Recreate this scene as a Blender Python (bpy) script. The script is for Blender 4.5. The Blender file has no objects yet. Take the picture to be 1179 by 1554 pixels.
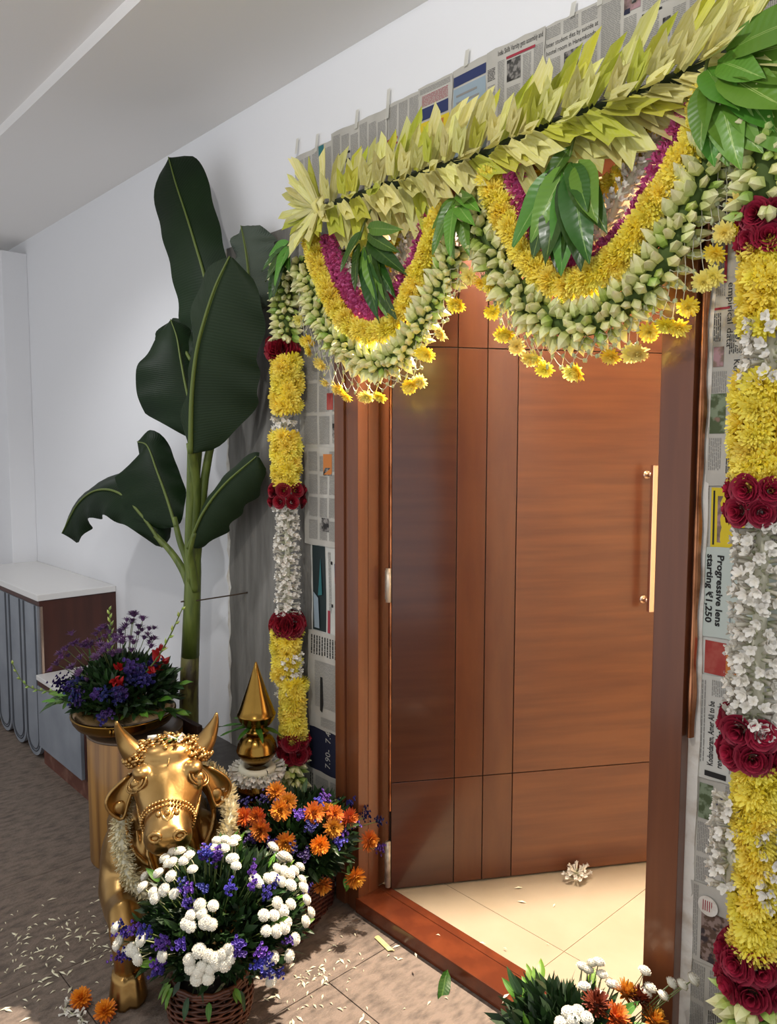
import bpy, bmesh, math, random
from math import sin, cos, pi, radians, sqrt, atan2
from mathutils import Vector, Matrix, noise

SC = bpy.context.scene
COL = SC.collection

# ---------------------------------------------------------------- camera
cam_data = bpy.data.cameras.new('camera')
cam_data.sensor_fit = 'AUTO'
cam_data.sensor_width = 36.0
cam_data.lens = 1160.0 / 1554.0 * 36.0
cam_data.clip_start = 0.05
cam = bpy.data.objects.new('camera', cam_data)
COL.objects.link(cam)
cam.matrix_world = Matrix((
    (0.67998, -0.06110, 0.73068, 0.0),
    (0.73323, 0.05436, -0.67780, -1.70),
    (0.00169, 0.99665, 0.08177, 1.658),
    (0, 0, 0, 1)))
SC.camera = cam

# ---------------------------------------------------------------- light
W = bpy.data.worlds.new('world')
SC.world = W
W.use_nodes = True
bg = W.node_tree.nodes['Background']
bg.inputs['Color'].default_value = (0.93, 0.96, 1.0, 1)
bg.inputs['Strength'].default_value = 0.68


def lamp(name, kind, loc, energy, col, size=0.1, target=None, spot=None, blend=0.5, size_y=None):
    l = bpy.data.lights.new(name, kind)
    l.energy = energy
    l.color = col
    if kind == 'AREA':
        l.size = size
        if size_y:
            l.shape = 'RECTANGLE'; l.size_y = size_y
    else:
        l.shadow_soft_size = size
    if kind == 'SPOT':
        l.spot_size = radians(spot); l.spot_blend = blend
    o = bpy.data.objects.new(name, l)
    COL.objects.link(o)
    o.location = loc
    if target is not None:
        o.rotation_euler = (Vector(target) - Vector(loc)).to_track_quat('-Z', 'Y').to_euler()
    return o


# downlight over the leaf of the open door, and a soft lamp deeper in the inner room
lamp('inner_downlight', 'SPOT', (-1.672, 0.62, 2.93), 760, (1.0, 0.85, 0.70), 0.03, (-1.55, -0.1, 0), 150, 0.35)
lamp('inner_lamp', 'AREA', (0.9, 1.5, 1.7), 4, (1.0, 0.84, 0.68), 0.9, (-1.6, 0.5, 1.1))
lamp('inner_room_light', 'POINT', (-0.6, 1.9, 2.6), 5, (1.0, 0.84, 0.66), 0.15)
# ceiling downlights of the lobby
lamp('lobby_downlight', 'SPOT', (-0.9, -1.75, 3.0), 42, (1.0, 0.97, 0.93), 0.06, (-1.6, -0.1, 1.6), 120, 0.6)
lamp('lobby_downlight', 'SPOT', (-3.2, -1.35, 3.0), 30, (0.97, 0.98, 1.0), 0.06, (-3.2, -0.7, 0.4), 120, 0.6)

SC.view_settings.view_transform = 'Standard'
SC.view_settings.look = 'None'
SC.view_settings.gamma = 1.0
SC.view_settings.use_curve_mapping = False
SC.view_settings.exposure = 0.45

# ---------------------------------------------------------------- helpers
RND = random.Random(7)


def srgb(h):
    h = h.lstrip('#')
    out = []
    for i in (0, 2, 4):
        c = int(h[i:i + 2], 16) / 255
        out.append(c / 12.92 if c <= 0.04045 else ((c + 0.055) / 1.055) ** 2.4)
    return tuple(out) + (1.0,)


def pm(name, col, rough=0.6, metal=0.0, var=0.0, hue=0.0, noise_=None, bump=None, grad=None, trans=0.0,
       coat=0.0, spec=0.5, uvx=None, wave=None, stretch=(1, 1, 1), sss=0.0):
    """A node material. noise_=(scale, other colour, low, high); bump=(scale, strength); grad=[(pos, colour)] along
    object z; uvx=(colour, half width) draws a midrib at u=.5; wave=(scale, strength) fine ribs along v."""
    m = bpy.data.materials.new(name)
    m.use_nodes = True
    nt = m.node_tree
    N, K = nt.nodes, nt.links
    b = N['Principled BSDF']
    b.inputs['Roughness'].default_value = rough
    b.inputs['Metallic'].default_value = metal
    b.inputs['Specular IOR Level'].default_value = spec
    if coat:
        b.inputs['Coat Weight'].default_value = coat
        b.inputs['Coat Roughness'].default_value = 0.12
    tc = N.new('ShaderNodeTexCoord')
    mp = N.new('ShaderNodeMapping')
    mp.inputs['Scale'].default_value = stretch
    K.new(tc.outputs['Object'], mp.inputs['Vector'])
    rgb = N.new('ShaderNodeRGB'); rgb.outputs[0].default_value = srgb(col)
    out = rgb.outputs[0]
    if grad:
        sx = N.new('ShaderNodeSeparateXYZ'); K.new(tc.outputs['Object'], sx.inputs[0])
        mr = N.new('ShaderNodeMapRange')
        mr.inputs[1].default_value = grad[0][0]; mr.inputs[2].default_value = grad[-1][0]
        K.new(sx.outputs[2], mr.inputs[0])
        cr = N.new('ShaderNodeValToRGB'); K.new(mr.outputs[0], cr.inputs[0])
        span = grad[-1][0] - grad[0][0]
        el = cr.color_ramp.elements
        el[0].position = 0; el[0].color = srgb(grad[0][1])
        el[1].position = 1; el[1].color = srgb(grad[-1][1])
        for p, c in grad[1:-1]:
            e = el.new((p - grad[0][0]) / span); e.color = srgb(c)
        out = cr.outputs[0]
    if noise_:
        nz = N.new('ShaderNodeTexNoise'); nz.inputs['Scale'].default_value = noise_[0]; nz.inputs['Detail'].default_value = 5
        K.new(mp.outputs[0], nz.inputs['Vector'])
        mr = N.new('ShaderNodeMapRange'); mr.inputs[1].default_value = noise_[2]; mr.inputs[2].default_value = noise_[3]
        K.new(nz.outputs['Fac'], mr.inputs[0])
        mx = N.new('ShaderNodeMix'); mx.data_type = 'RGBA'
        K.new(mr.outputs[0], mx.inputs[0]); K.new(out, mx.inputs[6]); mx.inputs[7].default_value = srgb(noise_[1])
        out = mx.outputs[2]
    if uvx:
        uv = N.new('ShaderNodeSeparateXYZ'); K.new(tc.outputs['UV'], uv.inputs[0])
        sb = N.new('ShaderNodeMath'); sb.operation = 'SUBTRACT'; sb.inputs[1].default_value = 0.5; K.new(uv.outputs[0], sb.inputs[0])
        ab = N.new('ShaderNodeMath'); ab.operation = 'ABSOLUTE'; K.new(sb.outputs[0], ab.inputs[0])
        lt = N.new('ShaderNodeMath'); lt.operation = 'LESS_THAN'; lt.inputs[1].default_value = uvx[1]; K.new(ab.outputs[0], lt.inputs[0])
        mx = N.new('ShaderNodeMix'); mx.data_type = 'RGBA'
        K.new(lt.outputs[0], mx.inputs[0]); K.new(out, mx.inputs[6]); mx.inputs[7].default_value = srgb(uvx[0])
        out = mx.outputs[2]
    if var or hue:
        oi = N.new('ShaderNodeObjectInfo')
        hs = N.new('ShaderNodeHueSaturation')
        mv = N.new('ShaderNodeMapRange'); mv.inputs[3].default_value = 1 - var; mv.inputs[4].default_value = 1 + var
        mh = N.new('ShaderNodeMapRange'); mh.inputs[3].default_value = 0.5 - hue; mh.inputs[4].default_value = 0.5 + hue
        K.new(oi.outputs['Random'], mv.inputs[0])
        fr = N.new('ShaderNodeMath'); fr.operation = 'MULTIPLY'; fr.inputs[1].default_value = 7.31; K.new(oi.outputs['Random'], fr.inputs[0])
        fc = N.new('ShaderNodeMath'); fc.operation = 'FRACT'; K.new(fr.outputs[0], fc.inputs[0])
        K.new(fc.outputs[0], mh.inputs[0])
        K.new(mv.outputs[0], hs.inputs['Value']); K.new(mh.outputs[0], hs.inputs['Hue']); K.new(out, hs.inputs['Color'])
        out = hs.outputs[0]
    K.new(out, b.inputs['Base Color'])
    height = None
    if bump:
        nz = N.new('ShaderNodeTexNoise'); nz.inputs['Scale'].default_value = bump[0]; nz.inputs['Detail'].default_value = 4
        K.new(mp.outputs[0], nz.inputs['Vector'])
        bp = N.new('ShaderNodeBump'); bp.inputs['Strength'].default_value = bump[1]; bp.inputs['Distance'].default_value = 0.01
        K.new(nz.outputs['Fac'], bp.inputs['Height']); K.new(bp.outputs[0], b.inputs['Normal'])
    if wave:
        uv = N.new('ShaderNodeSeparateXYZ'); K.new(tc.outputs['UV'], uv.inputs[0])
        a = N.new('ShaderNodeMath'); a.operation = 'SUBTRACT'; a.inputs[1].default_value = 0.5; K.new(uv.outputs[0], a.inputs[0])
        ab = N.new('ShaderNodeMath'); ab.operation = 'ABSOLUTE'; K.new(a.outputs[0], ab.inputs[0])
        ml = N.new('ShaderNodeMath'); ml.operation = 'MULTIPLY_ADD'; ml.inputs[1].default_value = -0.16; K.new(ab.outputs[0], ml.inputs[0]); K.new(uv.outputs[1], ml.inputs[2])
        m2 = N.new('ShaderNodeMath'); m2.operation = 'MULTIPLY'; m2.inputs[1].default_value = wave[0]; K.new(ml.outputs[0], m2.inputs[0])
        sn = N.new('ShaderNodeMath'); sn.operation = 'SINE'; K.new(m2.outputs[0], sn.inputs[0])
        bp = N.new('ShaderNodeBump'); bp.inputs['Strength'].default_value = wave[1]; bp.inputs['Distance'].default_value = 0.004
        K.new(sn.outputs[0], bp.inputs['Height']); K.new(bp.outputs[0], b.inputs['Normal'])
    if sss:
        b.inputs['Subsurface Weight'].default_value = sss
        b.inputs['Subsurface Radius'].default_value = (0.01, 0.006, 0.003)
    if trans:
        tr = N.new('ShaderNodeBsdfTranslucent'); K.new(out, tr.inputs['Color'])
        ms = N.new('ShaderNodeMixShader'); ms.inputs[0].default_value = trans
        K.new(b.outputs[0], ms.inputs[1]); K.new(tr.outputs[0], ms.inputs[2])
        K.new(ms.outputs[0], N['Material Output'].inputs['Surface'])
    return m


WL = {}          # world location of every parent (parents here are only moved, or turned about z)


def tag(o, label=None, cat=None, group=None, kind=None):
    if label: o['label'] = label
    if cat: o['category'] = cat
    if group: o['group'] = group
    if kind: o['kind'] = kind
    return o


def thing(name, loc, label=None, cat=None, group=None, kind=None, rotz=0.0):
    o = bpy.data.objects.new(name, None)
    COL.objects.link(o)
    o.empty_display_size = 0.05
    o.location = loc
    o.rotation_euler = (0, 0, rotz)
    WL[o.name] = Matrix.Translation(Vector(loc)) @ Matrix.Rotation(rotz, 4, 'Z')
    return tag(o, label, cat, group, kind)


class MB:
    """Collects faces; build() links them as one mesh object. Points are in world space unless local=True."""

    def __init__(s):
        s.v, s.f, s.mi, s.uv = [], [], [], {}
        s.smooth = []

    def add(s, vs, fs, mi=0, smooth=False, uvs=None):
        n = len(s.v)
        s.v += [Vector(p) for p in vs]
        for f in fs:
            s.f.append([i + n for i in f]); s.mi.append(mi); s.smooth.append(smooth)
        if uvs:
            for i, u in enumerate(uvs): s.uv[n + i] = u
        return s

    def box(s, lo, hi, mi=0, bev=0.0, M=None):
        bm = bmesh.new()
        bmesh.ops.create_cube(bm, size=1)
        for v in bm.verts:
            v.co = Vector([lo[i] + (v.co[i] + 0.5) * (hi[i] - lo[i]) for i in range(3)])
        if bev:
            bmesh.ops.bevel(bm, geom=bm.edges[:], offset=bev, segments=2, affect='EDGES', profile=0.6)
        s.bm(bm, mi, M)
        return s

    def bm(s, bm, mi=0, M=None, smooth=False):
        bm.verts.index_update()
        vs = [(M @ v.co) if M else v.co.copy() for v in bm.verts]
        s.add(vs, [[v.index for v in f.verts] for f in bm.faces], mi, smooth)
        bm.free()

    def tube(s, pts, r, n=6, mi=0, cap=True, smooth=True, flat=1.0):
        pts = [Vector(p) for p in pts]
        rs = r if isinstance(r, (list, tuple)) else [r] * len(pts)
        up = None
        vs, fs = [], []
        for i, p in enumerate(pts):
            t = (pts[min(i + 1, len(pts) - 1)] - pts[max(i - 1, 0)])
            t = t.normalized() if t.length > 1e-9 else Vector((0, 0, 1))
            if up is None:
                up = Vector((0, 0, 1)) if abs(t.z) < 0.9 else Vector((1, 0, 0))
            a = t.cross(up)
            a = a.normalized() if a.length > 1e-6 else t.orthogonal().normalized()
            b = a.cross(t).normalized()
            up = b
            for k in range(n):
                th = 2 * pi * k / n
                vs.append(p + a * cos(th) * rs[i] + b * sin(th) * rs[i] * flat)
        for i in range(len(pts) - 1):
            for k in range(n):
                fs.append([i * n + k, i * n + (k + 1) % n, (i + 1) * n + (k + 1) % n, (i + 1) * n + k])
        if cap:
            fs.append([k for k in range(n)][::-1]); fs.append([(len(pts) - 1) * n + k for k in range(n)])
        s.add(vs, fs, mi, smooth)
        return s

    def lathe(s, prof, n=32, mi=0, c=(0, 0, 0), smooth=True, a0=0.0, a1=2 * pi):
        c = Vector(c)
        full = abs(a1 - a0 - 2 * pi) < 1e-6
        m = n if full else n + 1
        vs = []
        for r, z in prof:
            for k in range(m):
                th = a0 + (a1 - a0) * k / n
                vs.append(c + Vector((r * cos(th), r * sin(th), z)))
        fs = []
        for i in range(len(prof) - 1):
            for k in range(n):
                k2 = (k + 1) % m
                fs.append([i * m + k, i * m + k2, (i + 1) * m + k2, (i + 1) * m + k])
        s.add(vs, fs, mi, smooth)
        return s

    def ball(s, c, r, n=8, m=6, mi=0):
        c = Vector(c)
        rx, ry, rz = r if isinstance(r, (tuple, list)) else (r, r, r)
        vs = [c + Vector((0, 0, -rz))]
        for i in range(1, m):
            ph = -pi / 2 + pi * i / m
            for k in range(n):
                th = 2 * pi * k / n
                vs.append(c + Vector((rx * cos(ph) * cos(th), ry * cos(ph) * sin(th), rz * sin(ph))))
        vs.append(c + Vector((0, 0, rz)))
        fs = [[0, 1 + (k + 1) % n, 1 + k] for k in range(n)]
        for i in range(m - 2):
            for k in range(n):
                fs.append([1 + i * n + k, 1 + i * n + (k + 1) % n, 1 + (i + 1) * n + (k + 1) % n, 1 + (i + 1) * n + k])
        t = len(vs) - 1
        fs += [[t, 1 + (m - 2) * n + k, 1 + (m - 2) * n + (k + 1) % n] for k in range(n)]
        s.add(vs, fs, mi, True)
        return s

    def grid(s, fn, nu, nv, mi=0, smooth=True):
        vs, uv = [], []
        for j in range(nv + 1):
            for i in range(nu + 1):
                vs.append(fn(i / nu, j / nv)); uv.append((i / nu, j / nv))
        w = nu + 1
        fs = [[j * w + i, j * w + i + 1, (j + 1) * w + i + 1, (j + 1) * w + i] for j in range(nv) for i in range(nu)]
        s.add(vs, fs, mi, smooth, uv)
        return s

    def prism(s, poly, d, mi=0):
        """poly: 3-D points of a flat outline; d: extrusion vector."""
        d = Vector(d)
        n = len(poly)
        vs = [Vector(p) for p in poly] + [Vector(p) + d for p in poly]
        fs = [list(range(n))[::-1], [n + i for i in range(n)]] + [[i, (i + 1) % n, n + (i + 1) % n, n + i] for i in range(n)]
        s.add(vs, fs, mi)
        return s

    def mesh(s, name, mats, inv=None):
        me = bpy.data.meshes.new(name)
        me.from_pydata([tuple(inv @ p) if inv else tuple(p) for p in s.v], [], s.f)
        for m in (mats if isinstance(mats, (list, tuple)) else [mats]): me.materials.append(m)
        me.polygons.foreach_set('material_index', s.mi)
        me.polygons.foreach_set('use_smooth', s.smooth)
        if s.uv:
            l = me.uv_layers.new(name='UVMap')
            for lp in me.loops:
                l.data[lp.index].uv = s.uv.get(lp.vertex_index, (0, 0))
        me.update()
        return me

    def build(s, name, mats, parent=None, local=False, label=None, cat=None, group=None, kind=None, origin=None):
        pw = WL.get(parent.name, Matrix()) if parent else Matrix()
        inv = None
        if not local:
            ow = Matrix.Translation(Vector(origin)) if origin is not None else pw
            inv = ow.inverted()
        me = s.mesh(name, mats, inv)
        o = bpy.data.objects.new(name, me)
        COL.objects.link(o)
        if parent: o.parent = parent
        if local:
            WL[o.name] = pw
        else:
            o.matrix_basis = pw.inverted() @ ow
            WL[o.name] = ow
        return tag(o, label, cat, group, kind)


def put(mesh, name, parent, M, label=None, kind=None):
    """Link an object that shares MESH under PARENT at world matrix M."""
    o = bpy.data.objects.new(name, mesh)
    COL.objects.link(o)
    if parent:
        o.parent = parent
        o.matrix_basis = WL[parent.name].inverted() @ M
    else:
        o.matrix_basis = M
    WL[o.name] = M
    return tag(o, label, kind=kind)


def basis(loc, d, normal=None, scale=1.0, roll=None):
    """Matrix whose z runs along d; y near -normal when given (so a mesh's -y side faces normal), else rolled."""
    z = Vector(d).normalized()
    if normal is not None:
        y = -Vector(normal)
        x = y.cross(z)
        x = x.normalized() if x.length > 1e-5 else z.orthogonal().normalized()
        y = z.cross(x)
    else:
        x = z.orthogonal().normalized()
        y = z.cross(x)
        a = RND.uniform(0, 2 * pi) if roll is None else roll
        x, y = x * cos(a) + y * sin(a), y * cos(a) - x * sin(a)
    if not isinstance(scale, (tuple, list)): scale = (scale,) * 3
    m = Matrix(((x.x * scale[0], y.x * scale[1], z.x * scale[2], loc[0]), (x.y * scale[0], y.y * scale[1], z.y * scale[2], loc[1]),
                (x.z * scale[0], y.z * scale[1], z.z * scale[2], loc[2]), (0, 0, 0, 1)))
    return m


def spline(pts, n):
    """Catmull-Rom through pts, n evenly spaced samples."""
    P = [Vector(p) for p in pts]
    P = [2 * P[0] - P[1]] + P + [2 * P[-1] - P[-2]]
    dense = []
    for i in range(1, len(P) - 2):
        for k in range(16):
            t = k / 16
            a, b, c, d = P[i - 1], P[i], P[i + 1], P[i + 2]
            dense.append(0.5 * ((2 * b) + (c - a) * t + (2 * a - 5 * b + 4 * c - d) * t * t + (3 * b - a - 3 * c + d) * t ** 3))
    dense.append(P[-2])
    L = [0]
    for i in range(1, len(dense)): L.append(L[-1] + (dense[i] - dense[i - 1]).length)
    out, j = [], 0
    for k in range(n):
        s = L[-1] * k / max(n - 1, 1)
        while j < len(L) - 2 and L[j + 1] < s: j += 1
        seg = L[j + 1] - L[j]
        out.append(dense[j].lerp(dense[j + 1], (s - L[j]) / seg if seg > 1e-9 else 0))
    return out


def length(pts):
    return sum((Vector(pts[i + 1]) - Vector(pts[i])).length for i in range(len(pts) - 1))


def xz(pts, y):
    return [Vector((p[0], y, p[1])) for p in pts]


def jit(a):
    return Vector((RND.uniform(-a, a), RND.uniform(-a, a), RND.uniform(-a, a)))
# ---------------------------------------------------------------- materials of the setting
M_wall = pm('wall_paint', 'E9E9EB', 0.85, bump=(60, 0.03))
M_ceil = pm('ceiling_paint', 'EFECE9', 0.9)
M_cream = pm('inner_wall_paint', 'EFDFC4', 0.85)
M_slab = pm('raw_cladding', '85827C', 0.85, noise_=(5, '65625C', 0.35, 0.7), bump=(30, 0.35), stretch=(4, 4, 0.7))
M_floor = pm('flamed_stone', '7F7064', 0.72, noise_=(9, '5A4F46', 0.42, 0.70), bump=(45, 0.5), stretch=(5, 2.0, 1))
M_floor_joint = pm('stone_joint', '776A5F', 0.9)
M_tile = pm('cream_marble', 'A89A84', 0.15, noise_=(2.5, '9C8E77', 0.4, 0.7))
M_grout = pm('tile_grout', 'A58B66', 0.8)
M_sill = pm('red_brown_granite', '5A2A17', 0.22, noise_=(14, '6B341C', 0.4, 0.68))
M_ledge = pm('dark_granite', '56524E', 0.5, noise_=(30, '474340', 0.4, 0.6))
M_plaster = pm('white_plaster', 'E2DED6', 0.85, noise_=(20, 'C3B7A8', 0.45, 0.7), bump=(40, 0.3))
M_woodh = pm('teak_veneer_horizontal', '5E3320', 0.30, noise_=(3.2, '704226', 0.36, 0.66), stretch=(0.55, 6, 7.5), coat=0.35)
M_woodd = pm('teak_veneer_vertical', '562D1A', 0.30, noise_=(3.0, '633920', 0.36, 0.66), stretch=(5, 5, 0.9), coat=0.35)
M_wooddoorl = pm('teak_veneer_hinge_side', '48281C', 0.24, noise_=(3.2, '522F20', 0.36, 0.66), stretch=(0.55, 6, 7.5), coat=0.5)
M_woodframe = pm('teak_frame', '643720', 0.33, noise_=(3.0, '754327', 0.38, 0.66), stretch=(7, 7, 0.5), coat=0.3)
M_groove = pm('dark_groove', '160B06', 0.8)
M_copper = pm('copper_edge_film', 'C98A63', 0.28, metal=0.85, noise_=(9, '8A5638', 0.45, 0.6), stretch=(1, 1, 1))
M_steel = pm('rose_steel', 'E0C3AE', 0.22, metal=1.0)
M_hinge = pm('wrapped_hinge', 'CFC6B6', 0.35, metal=0.4, noise_=(30, 'A89C88', 0.45, 0.6))

# ---------------------------------------------------------------- lobby floor
fl = thing('floor', (0, 0, 0), 'grey brown flamed stone floor of long slabs', kind='structure')
b = MB(); b.box((-6.4, -2.7, -0.06), (2.2, 0.05, -0.008)); b.build('joint_bed', M_floor_joint, fl)
x = -1.78 - 0.62 * 8
k = 0
while x < 2.1:
    ys = [-2.7, -2.1, -0.9, 0.05] if k % 2 else [-2.7, -1.5, -0.3, 0.05]
    for j in range(3):
        b = MB()
        b.box((x + 0.0015, ys[j] + 0.0015, -0.03), (x + 0.6185, ys[j + 1] - 0.0015, 0.0), bev=0.0015)
        b.build('tile', M_floor, fl)
    x += 0.62; k += 1

# ---------------------------------------------------------------- inner floor
fi = thing('floor', (0, 0, 0.05), 'polished cream marble floor inside the doorway', kind='structure')
b = MB(); b.box((-3.5, 0.13, -0.05), (2.0, 3.4, 0.047)); b.build('joint_bed', M_grout, fi)
xs = [-1.325 + 0.8 * i for i in range(-3, 5)]
ys = [0.132, 0.302] + [0.302 + 0.8 * i for i in range(1, 4)]
for i in range(len(xs) - 1):
    for j in range(len(ys) - 1):
        b = MB(); b.box((max(xs[i], -3.4) + 0.001, ys[j] + 0.001, 0.03), (xs[i + 1] - 0.001, ys[j + 1] - 0.001, 0.05))
        b.build('tile', M_tile, fi)

# ---------------------------------------------------------------- walls
b = MB()
b.box((-5.9, 0.05, -0.05), (-2.10, 0.20, 3.02))
b.box((-0.82, 0.05, -0.05), (2.0, 0.20, 3.02))
b.box((-2.10, 0.05, 2.47), (-0.82, 0.20, 3.02))
b.build('wall_back', M_wall, label='white painted wall around the doorway', kind='structure')
b = MB(); b.box((-5.95, -0.108, 0), (-5.38, 0.05, 2.93), bev=0.004)
b.build('wall_pilaster', M_wall, label='white pilaster at the far end of the wall', kind='structure')
b = MB(); b.box((-6.3, -4.4, -0.05), (-5.95, 0.05, 3.2))
b.build('wall_left', M_wall, label='white end wall beyond the pilaster', kind='structure')
b = MB(); b.box((-5.9, -0.59, 3.02), (2.0, 0.2, 3.30)); b.build('ceiling', M_ceil, label='lowered ceiling band along the wall', kind='structure')
b = MB(); b.box((-6.3, -5.5, 3.064), (2.0, -0.58, 3.30)); b.build('ceiling', M_ceil, label='higher flat ceiling of the lobby', kind='structure')
# inner room
b = MB(); b.box((-3.5, 3.3, 0), (2.0, 3.45, 3.0)); b.build('wall_far', M_cream, label='cream wall of the inner room', kind='structure')
b = MB(); b.box((-3.5, 0.2, 0), (-3.35, 3.3, 3.0)); b.build('wall_inner_left', M_cream, label='cream side wall of the inner room', kind='structure')
b = MB(); b.box((1.9, 0.2, 0), (2.0, 3.3, 3.0)); b.build('wall_inner_right', M_cream, label='cream side wall of the inner room', kind='structure')
b = MB(); b.box((-3.5, 0.2, 2.98), (2.0, 3.45, 3.1)); b.build('ceiling', M_cream, label='cream ceiling of the inner room', kind='structure')
# raw cladding beside the door, with its chipped white margin
b = MB()
def slab_edge(z, s): return -2.885 - 0.03 * (2.5 - z) / 2.2 + 0.006 * sin(z * 37 + s) + 0.004 * sin(z * 91)
zs = [0.02 + 2.48 * i / 60 for i in range(61)]
poly = [(slab_edge(z, 0), 0.046, z) for z in zs] + [(-2.15, 0.046, 2.5), (-2.15, 0.046, 0.02)]
b.prism(poly, (0, 0.006, 0))
b.build('wall_cladding', M_slab, label='raw grey cladding strip on the wall beside the doorway', kind='structure')
b = MB()
poly = [(slab_edge(z, 0) + 0.001, 0.045, z) for z in zs] + [(slab_edge(z, 2) - 0.014 - 0.004 * sin(z * 53), 0.045, z) for z in zs[::-1]]
b.prism(poly, (0, 0.007, 0))
b.build('trim_3', M_plaster, label='rough white plaster margin along the grey cladding', kind='structure')
b = MB(); b.box((-3.35, -0.30, 0.0), (-2.52, 0.05, 0.335), bev=0.004)
b.box((-3.35, -0.315, 0.315), (-2.515, 0.05, 0.345), bev=0.003)
b.build('trim_4', M_ledge, label='dark grey granite ledge along the foot of the wall', kind='structure')

# ---------------------------------------------------------------- door frame
tr = thing('trim_1', (-1.45, 0.05, 0.05), 'brown polished wood door frame', kind='structure')
H0 = 2.385
for x0, x1, y0 in ((-2.115, -2.063, 0.0), (-2.063, -2.040, 0.008), (-2.040, -1.988, 0.002)):
    b = MB(); b.box((x0, y0, 0.0), (x1 - 0.0008, 0.049, H0 + 0.115), bev=0.002); b.build('moulding', M_woodframe, tr)
b = MB(); b.box((-2.098, 0.049, 0.05), (-1.988, 0.096, H0)); b.box((-2.098, 0.096, 0.05), (-2.008, 0.2, H0)); b.build('jamb', M_woodframe, tr)
b = MB(); b.box((-0.895, 0.0, 0.0), (-0.815, 0.096, H0 + 0.115), bev=0.002); b.box((-0.88, 0.096, 0.0), (-0.821, 0.2, H0)); b.build('jamb', M_woodframe, tr)
b = MB(); b.box((-1.9875, 0.001, H0), (-0.8955, 0.096, H0 + 0.115), bev=0.002); b.box((-2.007, 0.096, H0 + 0.02), (-0.881, 0.2, H0 + 0.085)); b.build('head', M_woodframe, tr)
# peeling film on the outer edge of the jamb and the raw plaster behind it
b = MB()
zs = [0.98 + 1.44 * i / 70 for i in range(71)]
def film(u, v):
    z = zs[int(round(v * 70))]
    r = 0.014 + 0.0018 * sin(z * 19) + 0.0014 * sin(z * 47 + 1)
    a = pi * (0.05 + 0.9 * u)
    return Vector((-0.8145 + 0.002 + r * (1 - cos(a)) * 0.55, 0.03 - r * sin(a) * 1.3, z))
b.grid(film, 6, 70); b.build('edge_film', M_copper, tr, label='peeling copper coloured film on the frame edge')
b = MB()
zs2 = [0.0 + 2.4 * i / 60 for i in range(61)]
poly = [(-0.815, 0.035, z) for z in (0.0, 2.4)] + [(-0.789 - 0.0015 * sin(z * 11) - 0.001 * sin(z * 37), 0.035, z) for z in zs2[::-1]]
b.prism(poly, (0, 0.016, 0)); b.build('plaster_edge', M_plaster, tr, label='rough white plaster edge beside the frame')

b = MB(); b.box((-2.0, -0.004, 0.0), (-0.87, 0.131, 0.055), bev=0.003); b.box((-1.985, 0.098, 0.05), (-0.885, 0.131, 0.0575), bev=0.002)
b.build('trim_2', M_sill, label='polished red brown granite door sill', kind='structure')

# ---------------------------------------------------------------- door leaf, opened inwards
dr = thing('door_1', (-1.95, 0.124, 0.05), 'brown teak veneered door leaf standing open inwards', kind='structure', rotz=atan2(0.884, 0.552))
us = [0.0, 0.236, 0.345, 0.46, 1.13]
zs = [0.006, 0.407, 1.963, 2.372]
b = MB(); b.box((0.002, 0.006, 0.004), (1.128, 0.044, 2.37)); b.build('core', M_groove, dr, local=True)
for i in range(4):
    for j in range(3):
        b = MB(); b.box((us[i] + 0.0017, 0.0, zs[j] + 0.0017), (us[i + 1] - 0.0017, 0.008, zs[j + 1] - 0.0017), bev=0.001)
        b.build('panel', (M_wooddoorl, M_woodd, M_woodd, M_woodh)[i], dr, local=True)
b = MB(); b.box((0.0, 0.043, 0.004), (1.13, 0.05, 2.372)); b.build('back_veneer', M_woodh, dr, local=True)
b = MB(); b.box((-0.006, 0.0, 0.3), (-0.0005, 0.03, 2.37), bev=0.002); b.build('edge_strip', M_copper, dr, local=True, label='copper coloured film along the hinge edge')
for z0, z1 in ((1.07, 1.19), (0.02, 0.19)):
    b = MB()
    b.tube([(-0.012, -0.004, z0), (-0.012, -0.004, z1)], 0.010, 10)
    b.box((-0.022, -0.003, z0 + 0.008), (-0.002, 0.012, z1 - 0.008), bev=0.002)
    b.build('hinge', M_hinge, dr, local=True)
# pull handle
b = MB(); b.box((0.957, -0.066, 1.008), (0.979, -0.046, 1.552), bev=0.003); h = b.build('handle', M_steel, dr, local=True, label='long square rose steel pull handle')
for z in (1.045, 1.515):
    b = MB(); b.tube([(0.968, -0.047, z), (0.968, 0.0, z)], 0.009, 12); b.tube([(0.968, -0.006, z), (0.968, 0.0005, z)], 0.015, 12)
    b.build('mount', M_steel, h, local=True)

# ---------------------------------------------------------------- cabinets at the far end
M_cabbrown = pm('cabinet_brown', '4C251A', 0.45, noise_=(3, '3D1C13', 0.4, 0.7), stretch=(6, 6, 0.8))
M_cabgrey = pm('cabinet_grey', '8D929A', 0.5, noise_=(6, '7B818A', 0.35, 0.7))
M_cabgroove = pm('cabinet_groove', '3D4047', 0.6)
M_top = pm('white_quartz', 'E4E2DF', 0.22)
M_plinth = pm('plinth_brown', '60362A', 0.6, noise_=(18, '7C5647', 0.5, 0.68))
c1 = thing('cabinet', (-4.7, -0.16, 0), 'tall grey fluted cabinet with white top, against the far wall', 'cabinet', 'lobby cabinets')
b = MB(); b.box((-5.37, -0.345, 0.05), (-4.12, 0.049, 0.862)); b.build('body', M_cabbrown, c1)
b = MB(); b.box((-5.379, -0.372, 0.866), (-4.1135, 0.049, 0.90), bev=0.004); b.build('countertop', M_top, c1)
b = MB(); b.box((-5.37, -0.362, 0.838), (-4.117, -0.345, 0.866)); b.build('top_rail', M_cabbrown, c1)
b = MB(); b.box((-5.37, -0.33, 0), (-4.13, 0.04, 0.05)); b.build('plinth', M_plinth, c1)
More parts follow.
